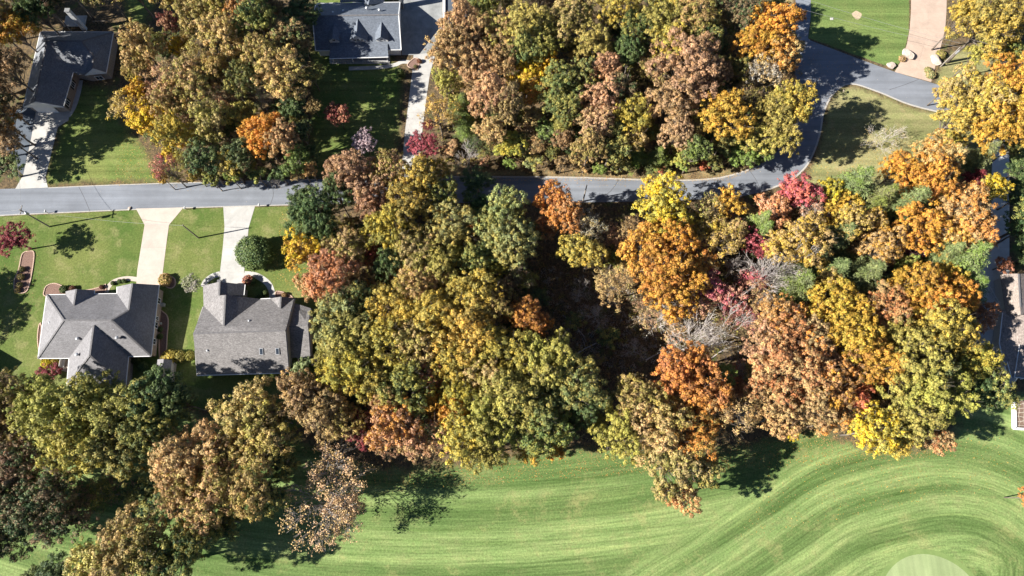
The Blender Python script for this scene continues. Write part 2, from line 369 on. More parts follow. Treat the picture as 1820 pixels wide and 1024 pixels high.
# roads
road = smooth_line([(-160,338),(0,336),(200,329),(400,323),(560,319),(800,314),(1000,315),(1100,318),(1200,321),(1280,316),(1335,300),(1375,275),(1400,240),(1410,200),(1412,150),(1414,60)], 4) \
     + [(1414,-120),(1440,-120),(1441,30),(1436,68)] \
     + smooth_line([(1440,72),(1530,106),(1600,131),(1665,150),(1760,180),(2000,232)], 3) + smooth_line([(2000,285),(1760,232),(1700,206),(1620,187),(1560,163),(1510,149),(1480,168),(1464,200),(1458,235),(1447,270),(1430,300),(1400,324),(1350,342),(1290,352),(1150,358),(900,361),(700,360),(450,366),(250,372),(0,383),(-160,390)], 3)
sheet('road', PX(road), M['asphalt'], .010)
edge_px = smooth_line([(1352,341),(1400,323),(1430,299),(1447,269),(1458,234),(1464,200),(1480,168),(1510,149),(1560,163),(1620,187),(1700,206)], 4)
def ribbon(pts, wd, z):
    P = [Vector(p) for p in pts]; L = []; R = []
    for i, p in enumerate(P):
        d = (P[min(i+1, len(P)-1)]-P[max(i-1, 0)]).normalized(); nn = Vector((-d.y, d.x)); L.append(p+nn*wd/2); R.append(p-nn*wd/2)
    V = [(p.x, p.y, z) for p in L]+[(p.x, p.y, z) for p in R]; n = len(P)
    return V, [(i, n+i, n+i+1, i+1) for i in range(n-1)]
M['gravel'] = plain('pale_gravel_edge', (.40,.38,.35), .95, .35, 4)
for nm, ed, wd in (('gravel_edge', edge_px, .38), ('gravel_edge', smooth_line([(-160,390),(0,383),(250,372),(450,366),(560,363)], 3), .22), ('gravel_edge', smooth_line([(86,334),(200,329),(400,323),(560,319)], 3), .2),
                   ('gravel_edge', smooth_line([(800,314),(1000,315),(1100,318),(1200,321),(1280,316),(1335,300)], 3), .35)):
    V, Fc = ribbon(PX(ed), wd, .014); prop(link(nm, mesh(nm, V, Fc, M['gravel'])), kind='structure')
M['crack'] = plain('tar_seam', (.075,.075,.08))
for pts in ([(1580,160),(1610,150),(1640,138)], [(1100,319),(1085,340),(1060,358)], [(1330,300),(1345,322),(1352,340)], [(140,332),(150,352),(160,376)], [(480,321),(486,344),(480,365)]):
    V, Fc = ribbon(PX(smooth_line(pts, 4)), .09, .015); prop(link('crack', mesh('crack', V, Fc, M['crack'])), kind='structure')

def driveway(name, left, right, mat, z=.03, cols=1, gap=.022):
    """slabs poured between two edge lines (matching point lists); each slab is a piece of its own"""
    base = sheet(name, PX(left)+PX(right)[::-1], M['joint'], .018)
    L = [Vector(p) for p in PX(left)]; R = [Vector(p) for p in PX(right)]
    for i in range(len(L)-1):
        for c in range(cols):
            a, b = c/cols, (c+1)/cols
            q = [L[i].lerp(R[i], a), L[i].lerp(R[i], b), L[i+1].lerp(R[i+1], b), L[i+1].lerp(R[i+1], a)]
            cen = sum(q, Vector((0,0)))/4
            q = [cen + (p-cen)*(1-gap/max(.5, (p-cen).length)) for p in q]
            MB().prism([tuple(p) for p in q], .019, z + .004*((i+c) % 2)).build('slab', mat, base)
    return base
def lerp_pts(a, b, n): return [(a[0]+(b[0]-a[0])*i/n, a[1]+(b[1]-a[1])*i/n) for i in range(n+1)]
# cream driveway of the left grey house
driveway('driveway', [(241.6,370.8),(257,400)]+lerp_pts((257,400),(250.5,440),1)[1:]+[(244,480),(242,508)], [(326.3,369),(300.5,400),(295,440),(290,480),(286,508)], M['conc_pink'], cols=1)
# grey driveway of the right grey house
driveway('driveway', [(396.8,368),(399,403),(396,440),(391,484),(388,512)], [(453.5,366.5),(442,405),(439,440),(434,483),(436,512)], M['conc_grey'], cols=1)
# driveway of the top left house
driveway('driveway', [(27,336),(41,312),(47,285),(53,258),(58,232),(62,208),(66,186)], [(85.5,333.5),(81,315),(88,287),(95,258),(103,226),(122,214),(124,190)], M['conc_grey'], cols=1)
# long driveway of the top house
driveway('driveway', [(712,320),(716,276),(720,232),(724,200),(728,166),(732,133),(735,98)], [(744,318),(746,292),(751,229),(755,200),(759,166),(764,133),(775,92)], M['conc_grey'], cols=1)
driveway('driveway', [(735,98),(714,98),(713,60),(712,20),(712,-60)], [(775,92),(786,60),(786,40),(786,20),(786,-60)], M['conc_stain'], cols=2)
sheet('pavement', PX([(792,-60),(838,-60),(836,30),(832,48),(792,58)]), M['asphalt_dark'], .012)
# wide tan driveway top right
driveway('driveway', [(1590,128),(1604,104),(1612,78),(1617,50),(1619,22),(1620,-60)], [(1655,146),(1664,112),(1672,84),(1680,52),(1682,22),(1684,-60)], M['conc_tan'], cols=2)
# drive on the right
driveway('driveway', [(1766,225),(1764,270),(1762,315),(1762,360),(1760,400),(1757,440),(1738,476)], [(1796,230),(1794,270),(1794,315),(1794,360),(1794,400),(1794,440),(1794,484)], M['conc_light'], cols=1)
driveway('patio', [(1738,476),(1736,510),(1728,545),(1722,585),(1728,620)], [(1794,484),(1784,512),(1782,550),(1776,585),(1780,620)], M['conc_light'], z=.034, cols=2)
# parking pad and walks
sheet('parking_pad', PX([(41,311),(30,300),(10,262),(12,205),(40,190),(64,190),(58,232)]), M['asphalt_dark'], .013)
def walk(name, pts, wd, mat, z=.028):
    V, Fc = ribbon(PX(smooth_line(pts, 5)), wd, z); prop(link(name, mesh(name, V, Fc, mat)), kind='structure')
walk('walkway', [(246,497),(225,495),(206,499),(195,507),(188,520)], 1.0, M['conc_pink'])
walk('walkway', [(434,487),(452,489),(468,497),(479,508),(484,524),(483,534)], 1.3, M['conc_grey'])
walk('walkway', [(391,487),(378,491),(366,500),(361,510)], 1.2, M['conc_grey'])
walk('walkway', [(118,206),(128,190),(136,165),(140,143)], 2.0, M['conc_grey'])
walk('walkway', [(735,112),(716,110),(700,116),(670,120),(620,122)], 1.0, M['conc_grey'])
sheet('patch', [(W(1523,27).x+1.15*math.cos(t)*(1+.12*math.sin(3*t)), W(1523,27).y+1.15*math.sin(t)*(1+.1*math.cos(4*t))) for t in np.linspace(0, 2*PI, 24, endpoint=False)], M['sand'], .012)

# ------------------------------------------------------------------ houses
def bounds_mid(o): pass
def wall_prism(pts, z1, mat, parent, inset=.45, z0=0, name='wall'):
    """walls of one block under a roof outline: outline moved in by the overhang"""
    P = [Vector(p) for p in pts]; c = sum(P, Vector((0,0)))/len(P)
    Q = [p + (c-p).normalized()*inset*1.3 for p in P]
    MB().prism([tuple(q) for q in Q], z0, z1).build(name, mat, parent)
    return Q
class House:
    def __init__(s, name, px, label, cat='house', roofmat=None):
        s.o = empty(name, W(*px), label, cat); s.off = s.o.location.copy(); s.rm = roofmat; s.mb = MB(); s.edges = []
    def P(s, p):                      # (px, py, h) -> local
        return W(*p) - s.off
    def face(s, *pts, t=.16):
        s.mb.plate([s.P(p) for p in pts], t)
    def roof(s, name='roof', mat=None):
        r = s.mb.build(name, mat or s.rm, s.o); s.mb = MB(); return r
    def caps(s, r, *segs, w=.34):
        for a, b in segs:
            A, B = s.P(a), s.P(b); m = MB(); d = (B-A); n = max(1, int(d.length/1.0))
            for i in range(n):
                p = A + d*(i+.03)/n; q = A + d*(i+.97)/n; m.beam(p+Vector((0,0,.05)), q+Vector((0,0,.035)), w, .06)
            m.build('ridge_cap', M['cap'], r)
    def gutter(s, r, *segs):
        for a, b in segs:
            MB().beam(s.P(a)+Vector((0,0,-.05)), s.P(b)+Vector((0,0,-.05)), .17, .16).build('gutter', M['white'], r)
    def vent(s, r, p, big=False):
        c = s.P(p); m = MB()
        if big:
            m.tube([c-Vector((0,0,.2)), c+Vector((0,0,.3))], .16, 8).tube([c+Vector((0,0,.3)), c+Vector((0,0,.42)), c+Vector((0,0,.6)), c+Vector((0,0,.72))], [.22,.36,.34,.12], 10)
        else:
            m.box(c, (.5,.5,.12)).tube([c+Vector((0,0,.0)), c+Vector((0,0,.22)), c+Vector((0,0,.3))], [.2,.22,.08], 8)
        m.build('roof_vent', M['metal'], r)
    def skylight(s, r, p, w, l, rz=0, tilt=0):
        c = s.P(p); Mx = Matrix.Rotation(rz, 3, 'Z') @ Matrix.Rotation(tilt, 3, 'X')
        f = MB().box(c, (w, l, .2), M=Mx).build('skylight', M['metal'], r)
        # third level kept shallow: the pane is flush inside the frame
        m = MB().box(c + Mx @ Vector((0,0,.085)), (w-.2, l-.2, .06), M=Mx); m2 = m.build('skylight_pane', M['glass'], r)
    def wall(s, outline, h, mat, inset=.5, name='wall'):
        """outline: photo points at eave level (three numbers each)"""
        P = [s.P(p) for p in outline]; c = sum(P, Vector())/len(P); Q = []
        n = len(P)
        for i in range(n):
            a, b, d = P[i-1], P[i], P[(i+1) % n]
            u = ((b-a).normalized() + (b-d).normalized()); u.z = 0
            cr = (b-a).cross(d-b).z; ar = sum(P[j].x*P[(j+1) % n].y-P[(j+1) % n].x*P[j].y for j in range(n))
            if u.length < .05: u = Vector(((b-a).y, -(b-a).x, 0)).normalized()*(1 if ar > 0 else -1)
            else: u = u*(1 if cr*ar > 0 else -1)
            Q.append(b - u*inset)
        o = MB().prism([(q.x, q.y) for q in Q], 0, h).build(name, mat, s.o)
        return [Vector((q.x, q.y, 0)) for q in Q]
    def gable(s, a, b, pk, mat, inset=.3, t=.2):
        """gable wall filling the triangle between two eave points and a peak"""
        A, B, K = s.P(a), s.P(b), s.P(pk); n = (B-A).cross(Vector((0,0,1))).normalized()
        mid = (A+B)/2
        Kp = Vector((K.x, K.y, K.z))
        A2, B2, K2 = A+Vector((0,0,-.17)), B+Vector((0,0,-.17)), Kp+Vector((0,0,-.2))
        off = n*t
        MB().add([A2,B2,K2,A2+off,B2+off,K2+off], [(0,1,2),(5,4,3),(0,3,4,1),(1,4,5,2),(2,5,3,0)]).build('gable_wall', mat, s.o)
    def window(s, a, b, frac, w, z, h, out=.06, name='window', shutters=False):
        """window on the wall line a-b (local points); frac along it"""
        d = (b-a).normalized(); nn = Vector((d.y, -d.x, 0)); c = a + (b-a)*frac + Vector((0,0,z)) + nn*out
        rz = math.atan2(d.y, d.x)
        f = MB()
        f.box(c+d*(-w/2), (.1,.1,h+.1), rz).box(c+d*(w/2), (.1,.1,h+.1), rz).box(c+Vector((0,0,h/2)), (w-.1,.1,.1), rz).box(c-Vector((0,0,h/2)), (w-.1,.1,.1), rz).box(c, (.05,.09,h-.1), rz)
        fo = f.build(name, M['white'], s.o)
        MB().box(c - nn*.02, (w-.1,.03,h-.1), rz).build('pane', M['glass'], fo)
        if shutters:
            for e in (-1, 1): MB().box(c + d*e*(w/2+.28), (.42,.06,h), rz).build('shutter', M['dark'], s.o)

# --- house A: left grey hip-roofed house south of the road
e = 3.0
A = House('brick_house', (175,600), 'large brick house with grey hip roof beside the cream driveway', roofmat=M['shA'])
NW=(82.7,524,e); SW=(67.3,637,e); R1=(113.5,569.2,7.7); R2=(198.6,569.2,7.7); NEi=(207.8,522,e); SE=(268.3,633,e); NEg=(282.7,506.7,e)
G1=(235.5,503.6,6.2); G2=(228.3,551.8,6.25); GW=(207.8,509.7,e)
D1=(136,513.8,5.1); D2=(130.9,543.6,5.15); Dw=(116.5,518,e); De=(167.8,515.9,e); Dwi=(116.5,523.6,e); Dei=(167.8,522.6,e)
S1=(166.8,577.4,7.3); S2=(159.6,631.8,7.2); Swi=(122.7,636.9,e); Sei=(228.3,634,e); Ssw=(118.6,685,e); Sse=(223.2,688,e)
A.face(NW, SW, R1)
A.face(NW, R1, D2, Dwi); A.face(D2, R1, R2, NEi, Dei); A.face(NEi, R2, G2)
A.face(Dw, D1, D2, Dwi); A.face(D1, De, Dei, D2)
A.face(GW, G1, G2, NEi); A.face(G1, NEg, SE, G2); A.face(G2, SE, R2)
A.face(SW, Swi, S1, R1); A.face(R1, S1, R2); A.face(R2, S1, Sei, SE)
A.face(Swi, Ssw, S2, S1); A.face(S1, S2, Sse, Sei); A.face(Ssw, Sse, S2)
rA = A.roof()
A.caps(rA, (NW,R1),(SW,R1),(R1,R2),(R2,G2),(G1,G2),(D1,D2),(S1,S2),(S2,Ssw),(S2,Sse),(R2,SE))
A.gutter(rA, (NW,SW),(NW,Dwi),(Dei,NEi),(SW,Swi),(Sei,SE),(SE,NEg),(Sei,Sse),(Swi,Ssw),(Ssw,Sse),(De,Dei),(GW,NEi))
for p in ((119.6,557,4.6),(88.8,573.4,4.4),(112.4,589.8,5.7),(202.7,585,6.3)): A.vent(rA, p)
for p in ((140,602.6,5.3),(209.8,601,5.7),(185.3,608.8,5.2),(139,631,4.9)): A.vent(rA, p, True)
A.wall([NW,SW,Swi,Ssw,Sse,Sei,SE,NEg,GW,NEi,Dei,De,Dw,Dwi], e-.15, M['brick'])
A.gable(GW, NEg, G1, M['brick']); A.gable(Dw, De, D1, M['brick'])
wa, wb = A.P(SE)+Vector((-.5,0,-e)), A.P(NEg)+Vector((-.5,0,-e))
for fr in (.22,.45,.55,.8): A.window(wa, wb, fr, 1.2 if fr != .55 else .7, 1.55, 1.3)
wa, wb = A.P(SW)+Vector((.5,.5,-e)), A.P(Swi)+Vector((-.5,.5,-e))
for fr in (.3,.75): A.window(wa, wb, fr, 1.6, 1.5, 1.4)
wa, wb = A.P(Sei)+Vector((0,.5,-e)), A.P(SE)+Vector((-.5,.5,-e))
A.window(wa, wb, .55, 1.8, 1.3, 2.0, name='door')
wa, wb = A.P(NEg)+Vector((-.5,-.5,-e)), A.P(GW)+Vector((.5,-.5,-e))
gd = MB().box((wa+wb)/2+Vector((0,.08,1.15)), (4.9,.08,2.3), math.atan2((wb-wa).y, (wb-wa).x)).build('garage_door', M['white'], A.o)
MB().box(A.P((283,540,1.4))+Vector((.35,0,-.9)), (.7,.7,.8)).build('air_conditioner', M['metal'], A.o)
MB().box(A.P((284,575,1.2))+Vector((.2,0,0)), (.2,.45,.6)).build('meter_box', M['metal'], A.o)

# --- house B
B = House('gabled_house', (440,600), 'grey gabled house with two skylights beside the grey driveway', roofmat=M['shB'])
Rw=(343.3,593,7.0); Re=(507.4,587.9,7.0); Bsw=(350.5,667.5,3.0); Bse=(513.5,662.7,3.0); Bne=(522.7,530,3.0); Bnw=(361.8,543.8,3.6)
C1=(400.7,524.3,6.4); C2=(397.7,579.7,6.6); Cw=(360.8,508,3.0); Cei=(463,531.5,3.0); g1=(390.5,500.8,5.3); g2=(389.5,525.4,5.3); gE=(435.6,505.9,3.0); gEi=(433.5,525.6,3.0)
d1=(499.2,527.4,4.4); d2=(498,549,4.5); dw=(480.7,530.5,3.05)
B.face(Rw, Re, Bse, Bsw)
B.face(Rw, Bnw, C2); B.face(Rw, C2, d2, Re); B.face(C2, Cei, dw, d2); B.face(d2, Bne, Re)
B.face(Cw, g1, g2, C1, Bnw); B.face(C1, C2, Bnw); B.face(C1, Cei, C2)
B.face(g1, gE, gEi, g2); B.face(dw, d1, d2); B.face(d1, Bne, d2)
rB = B.roof()
B.caps(rB, (Rw,Re),(C1,C2),(g1,g2),(d1,d2))
B.gutter(rB, (Bsw,Bse),(Cei,dw),(gE,gEi))
for p in ((443,570.5,5.9),(369,623,5.3)): B.vent(rB, p)
sl_t = math.atan2(4.0, (B.P(Rw)-B.P(Bsw)).length)
for p in ((464.5,624.8,5.15),(493.2,624.4,5.15)): B.skylight(rB, p, .75, 1.35, 0, sl_t)
B.wall([Cw,Bnw,Bsw,Bse,Bne,(482,533,3),Cei,gEi,gE], 2.85, M['siding'])
B.gable(Cw, gE, g1, M['siding']); B.gable((361,545,3.0), Bsw, (344.9,593,6.9), M['siding']); B.gable(Bse, Bne, (507,588,6.9), M['siding']); B.gable((480,532,3.0), Bne, d1, M['siding']); B.gable((402,526,3.0), Cei, C1, M['siding'])
# low side wing
B.face((511,580.5,5.3),(547.3,577.6,5.3),(552.5,548,3.0),(521,538,3.0)); B.face((511,580.5,5.3),(547.3,577.6,5.3),(551.4,633,3.0),(514,637,3.0))
rw = B.roof('wing_roof'); B.caps(rw, ((513,580.2,5.3),(547.3,577.6,5.3)), w=.25)
B.wall([(518,540,2.9),(552.5,549,2.9),(551.4,633,2.9),(518,636,2.9)], 2.85, M['siding'], .35); B.gable((551.4,632,3.0),(552.5,549,3.0),(547.3,577.8,5.25), M['siding'])
wa, wb = B.P(Bsw)+Vector((.5,.5,-3)), B.P(Bse)+Vector((-.5,.5,-3))
for fr in (.12,.35,.55,.85): B.window(wa, wb, fr, 1.8, 1.4, 1.4)
MB().box(B.P((412,507,1.15)), (4.6,.08,2.3), -.03).build('garage_door', M['white'], B.o)
MB().box(B.P((389.5,499.5,4.6)), (.8,.5,.25)).build('cornice', M['cap'], B.o)

# --- house C, top left
C = House('ranch_house', (120,140), 'charcoal-roofed ranch house in tree shade at the top left', roofmat=M['shC'])
e = 3.2
cNW=(71.8,56.1,e); cP=(83.5,72.7,6.3); cS=(62,179.2,6.0); cSW=(41.5,189,e); cSE=(112.8,189,e); cI=(130,129,e); cV=(137,127.5,3.4)
cQ=(145,73.5,6.3); cNE=(201.6,57.1,e); cH=(165.5,100,5.2); cG=(164.2,120.6,5.1); cEe=(189,128.4,e); cWi=(150,131,e)
C.face(cNW, cSW, cS, cP); C.face(cP, cS, cSE, cI); C.face(cP, cI, cWi, cH, cQ); C.face(cNW, cP, cQ, cNE); C.face(cQ, cH, cEe, cNE); C.face(cH, cG, cEe); C.face(cH, cWi, (148,133,e), cG)
rC = C.roof(); C.caps(rC, (cP,cS),(cP,cQ),(cQ,cH),(cH,cG),(cQ,cNE),(cP,cNW))
C.gutter(rC, (cNE,cEe),(cI,cSE),(cNW,cSW),(cNW,cNE))
C.wall([cNW,cSW,cSE,cI,cWi,cEe,cNE], e-.15, M['brick'])
C.gable(cSW, cSE, cS, M['sidingw']); C.gable((150,132.5,e), cEe, cG, M['sidingw'])
ga_, gb_ = C.P((150,132.5,e)), C.P(cEe)
C.window(Vector((ga_.x,ga_.y-.05,0)), Vector((gb_.x,gb_.y-.05,0)), .5, 1.6, 1.6, 1.3, .1)
C.window(Vector((ga_.x,ga_.y-.05,0)), Vector((gb_.x,gb_.y-.05,0)), .5, 1.2, 3.7, .6, .1)
a_, b_ = C.P(cSE)+Vector((-.5,0,-e)), C.P(cI)+Vector((-.5,0,-e))
for fr in (.2,.75): C.window(a_, b_, fr, 1.1, 1.7, 1.3, .1, shutters=True)
a_, b_ = C.P(cSW)+Vector((.5,.4,-e)), C.P(cSE)+Vector((-.5,.4,-e))
MB().box((a_+b_)/2+Vector((-.8,-.1,1.2)), (4.8,.1,2.3), math.atan2((b_-a_).y, (b_-a_).x)).build('garage_door', M['white'], C.o)
ch = C.P((150,58,0)); MB().box(ch+Vector((0,.9,3.4)), (1.0,.8,6.8)).build('chimney', M['sidingw'], C.o)
MB().box(ch+Vector((0,.9,6.9)), (1.2,1.0,.18)).build('chimney_cap', M['metal'], C.o)
m = MB().plate([C.P((136,124,3.6)), C.P((150,122,3.6)), C.P((151,132,2.9)), C.P((138,133,2.9))], .12); m.build('entry_roof', M['shC'], C.o)
for p in ((139,134,0),(150,133,0)):
    q = C.P(p); MB().tube([q, q+Vector((0,0,2.8))], .1, 8).build('post', M['white'], C.o)
dk = C.P((134,50,0)); MB().box(dk+Vector((0,1.6,.45)), (5.0,3.0,.3)).build('deck', M['conc_grey'], C.o)
for i in range(5): MB().box(dk+Vector((4.6+i*.9, 1.2, .5)), (.06,.06,1.0)).build('railing_post', M['wood'], C.o)
MB().box(dk+Vector((6.4,1.2,1.02)), (3.9,.1,.08)).build('railing', M['wood'], C.o)

# --- house D, top centre
D = House('cape_house', (640,80), 'slate-roofed house with three dormers and a front porch at the top', roofmat=M['shD'])
e = 2.7
rW=(555,28.6,6.2); rE=(708.6,26.4,6.2); nW=(563,6,e); nE=(711,4,e); sW=(561,90,2.6); sE=(713,88.6,2.6)
D.face(rW, rE, nE, nW); D.face(rW, rE, sE, sW)
def roofz(px, py):          # height of the front slope where a survey ray meets it
    a, b, c = D.P(rW), D.P(rE), D.P(sE); n = (b-a).cross(c-a)
    o = Vector((0,0,HC))-D.off; d = W(px, py, 0)-Vector((0,0,HC)); t = n.dot(a-o)/n.dot(d); return (o+d*t).z
rD = D.roof(); D.caps(rD, (rW,rE)); D.gutter(rD, (sW,sE), (nW,nE))
for nm, a, b in (('bargeboard', rE, sE), ('bargeboard', rE, nE), ('bargeboard', rW, sW)):
    MB().beam(D.P(a)+Vector((0,0,-.02)), D.P(b)+Vector((0,0,-.02)), .2, .22).build(nm, M['white'], rD)
for p in ((566,20),(592,22.4),(610,19.5),(652.5,16),(675,19.5)):
    D.vent(rD, (p[0], p[1], 5.1), p[0] > 640)
for (tx, ty, kx, ky, hw) in ((632,33.6,633.6,64,2.15),(675.7,38.6,676.4,65.7,1.55),(590.7,42,591,67.9,1.3)):
    tip = D.P((tx, ty, roofz(tx, ty)+.05)); z = tip.z
    pk = D.P((kx, ky, z))
    dh = MB(); ez = z - hw*.8
    La, Lb = pk+Vector((-hw,0,ez-z)), pk+Vector((hw,0,ez-z))
    # where the dormer eaves run back into the roof
    a0, b0, c0 = D.P(rW), D.P(rE), D.P(sE); n0 = (b0-a0).cross(c0-a0)
    back = lambda q: Vector((q.x, q.y + (n0.dot(a0-q)/n0.y if abs(n0.y) > 1e-6 else 0), q.z))
    tb, lb, rb = back(pk), back(La), back(Lb)
    dh.plate([tb, lb, La, pk], .12); dh.plate([tb, pk, Lb, rb], .12)
    dr = dh.build('dormer_roof', M['shD'], D.o)
    fr = .3
    w0 = MB().add([La+Vector((.2,fr,-.1)), Lb+Vector((-.2,fr,-.1)), pk+Vector((0,fr,-.2)), La+Vector((.2,fr,-1.0)), Lb+Vector((-.2,fr,-1.0)),
                   La+Vector((.2,fr+.6,-.1)), Lb+Vector((-.2,fr+.6,-.1)), pk+Vector((0,fr+.6,-.2)), La+Vector((.2,fr+.6,-1.0)), Lb+Vector((-.2,fr+.6,-1.0))],
                  [(3,4,1,2,0),(8,5,7,6,9),(0,5,8,3),(1,4,9,6),(0,2,7,5),(2,1,6,7),(3,8,9,4)]); w0.build('dormer_wall', M['sidingw'], D.o)
    for i in ((-1,0,1) if hw > 2 else (0,)):
        D.window(Vector((pk.x-1+i*.85, pk.y+fr, 0)), Vector((pk.x+1+i*.85, pk.y+fr, 0)), .5, .7, ez-.15+(.1 if i == 0 else 0), .75, .05)
D.wall([rW[:2]+(e,), (561,90,e), (713,88.6,e), (712,30,e), (711,4,e), (563,6,e)], 2.5, M['sidingw'], .45)
D.gable((711.5,4.5,e), (713,88.6,e), rE, M['sidingw']); D.gable((561,90,e), (560,6,e), rW, M['sidingw'])
a_, b_ = D.P(sW)+Vector((.4,.45,-e)), D.P(sE)+Vector((-.4,.45,-e))
for fr in (.1,.3,.66,.92): D.window(a_, b_, fr, 1.5, 1.35, 1.4)
MB().box(a_+(b_-a_)*.48+Vector((0,-.08,1.05)), (1.0,.08,2.1)).build('door', M['dark'], D.o)
D.face((587,80,3.35),(689,78,3.35),(690,101.5,2.55),(585,104.5,2.55)); rp = D.roof('porch_roof'); D.gutter(rp, ((585,104.5,2.55),(690,101.5,2.55)))
for px in (593,627,655,688):
    q = D.P((px+1.5, 113-(px-593)*.03, 0)); MB().tube([q, q+Vector((0,0,2.45))], .12, 8).build('porch_post', M['white'], D.o)
q = D.P((640,108,0)); MB().box(q+Vector((0,.6,.12)), (14.2,3.0,.24)).build('porch_floor', M['conc_grey'], D.o)
for i in range(24):
    if 9 < i < 13: continue
    MB().box(q+Vector((-6.7+i*.58, -.85, .7)), (.05,.05,.9)).build('baluster', M['white'], D.o)
for x0, x1 in ((-6.9,-1.2),(.9,6.9)): MB().box(q+Vector(((x0+x1)/2, -.85, 1.17)), (x1-x0,.08,.06)).build('railing', M['white'], D.o)
q = D.P((632,3,0)); cm = MB().box(q+Vector((0,0,3.8)), (1.3,1.0,7.6)); cm.build('chimney', M['sidingw'], D.o)
MB().box(q+Vector((0,0,7.7)), (1.5,1.2,.15)).build('chimney_cap', M['metal'], D.o)
q = D.P((713,18,0)); MB().box(q+Vector((.25,1,3.4)), (.7,1.4,6.8)).build('chimney', M['shC'], D.o)
D.face((608,-40,5.4),(650,-40,5.4),(650,2,3.0),(604,4,3.0)); D.face((655,8,4.4),(662,-30,4.4),(690,-30,2.7),(682,6,2.7)); D.face((655,8,4.4),(662,-30,4.4),(640,-30,2.7),(644,6,2.7)); D.roof('rear_roof')

# --- house E, right edge
E = House('shingled_house', (1810,560), 'tan-shingled house in dappled shade at the right edge', roofmat=M['shE'])
E.face((1778,487,3.2),(1810,486.5,5.6),(1814,560,5.6),(1788,560,3.2)); E.face((1810,486.5,5.6),(1852,487,3.0),(1856,545,3.0),(1814,560,5.6))
rE_ = E.roof(); E.caps(rE_, ((1810,486.5,5.6),(1813.5,546,5.6)))
E.wall([(1779,489,3),(1787,560,3),(1850,560,3),(1850,489,3)], 2.9, M['siding'], .4)
E.face((1782,552,3.1),(1870,552,5.4),(1870,612,5.4),(1776,610,3.1)); E.face((1776,610,3.1),(1790,668,3.1),(1870,668,5.3),(1870,612,5.4)); rE2 = E.roof('lower_roof')
E.gutter(rE2, ((1782,556,3.1),(1776,610,3.1)), ((1776,610,3.1),(1790,668,3.1)))
E.wall([(1783,556,3),(1778,610,3),(1791,664,3),(1866,664,3),(1866,556,3)], 2.9, M['siding'], .4)
E.gable((1779,489,3.1),(1850,489,3.1),(1810,488,5.5), M['siding'])
# deck rails and outside stair
def railing(name, a, b, z0, hgt, label, n=None):
    o = empty(name, a, label, 'railing'); a2 = Vector((0,0,z0)); b2 = b-a + Vector((0,0,z0)); b2.z = z0 + (b.z-a.z); L = (b2-a2).length; n = n or max(2, int(L/1.2))
    MB().beam(a2+Vector((0,0,hgt)), b2+Vector((0,0,hgt)), .12, .08).build('top_rail', M['white'], o)
    MB().beam(a2+Vector((0,0,hgt*.3)), b2+Vector((0,0,hgt*.3)), .06, .06).build('bottom_rail', M['white'], o)
    for i in range(n+1):
        p = a2.lerp(b2, i/n); MB().box(p+Vector((0,0,hgt/2)), (.09,.09,hgt-.02)).build('post', M['white'], o)
    return o
railing('railing', W(1754,512), W(1781,559), 0, 1.0, 'white patio railing slanting beside the tan roof, upper run')
railing('railing', W(1782,561), W(1774,590), 0, 1.0, 'short white patio railing below the slanted one, lower run')
st = empty('deck', W(1806,665), 'raised blue-grey deck with white rails and stair at the right edge', 'deck')
L_ = lambda px, py, h: W(px, py, h)-st.location
for i in range(7): MB().plate([L_(1797+i*4,618,3.0)+Vector((0,0,.3)), L_(1800.4+i*4,618,3.0)+Vector((0,0,.3)), L_(1800.4+i*4,672,3.0)+Vector((0,0,.3)), L_(1797+i*4,672,3.0)+Vector((0,0,.3))], .1).build('deck_board', M['conc_stain'], st)
for a, b in (((1812,613,4.3),(1803,670,4.3)), ((1803,671,4.3),(1840,674,4.3)), ((1790,643,4.3),(1798,672,4.3))):
    MB().beam(L_(*a), L_(*b), .12, .1).build('rail', M['white'], st)
for i in range(7): MB().box(L_(1801-i*1.6, 673+i*2.2, 3.0-i*.42), (1.5,.32,.06), -.1).build('stair_tread', M['conc_grey'], st)
for x in (1794,1808): MB().beam(L_(x, 672, 3.6), L_(x-11, 688, .9), .1, .14).build('stair_rail', M['white'], st)
for x, y in ((1797,620),(1797,672),(1820,672)): MB().box(L_(x+3, y, 1.5)*Vector((1,1,0)).length if False else L_(x+3, y, 1.6), (.14,.14,3.1)).build('post', M['white'], st)
# raised flagstone patio with a white retaining wall
pt = empty('stone_patio', W(1830,735), 'raised brown flagstone patio with white retaining wall at right edge', 'patio')
Lp = lambda px, py, h: W(px, py, h)-pt.location
a, b, c, d = Lp(1799,716,0), Lp(1800,762,0), Lp(1865,768,0), Lp(1862,700,0)
MB().prism([(p.x,p.y) for p in (a,b,c,d)], 0, .62).build('fill', M['pale_joint'], pt)
for p, q in ((a,b),(b,c)): MB().beam(p+Vector((0,0,.45)), q+Vector((0,0,.45)), .42, .9).build('retaining_wall', M['white'], pt)
nx, ny = 8, 7
js = rng.uniform(-.28, .28, (nx+1, ny+1, 2))
for i in range(nx):
    for j in range(ny):
        q = []
        for u, v in ((i,j),(i+1,j),(i+1,j+1),(i,j+1)):
            s_, t_ = (u+(js[u,v,0] if 0 < u < nx else 0))/nx, (v+(js[u,v,1] if 0 < v < ny else 0))/ny
            q.append(a.lerp(d, s_).lerp(b.lerp(c, s_), t_))
        cn = sum(q, Vector())/4; q = [cn+(p-cn)*.88 for p in q]; z = .64 + rng.uniform(0, .03)
        MB().prism([(p.x,p.y) for p in q], .6, z).build('flagstone', M['flag'], pt)
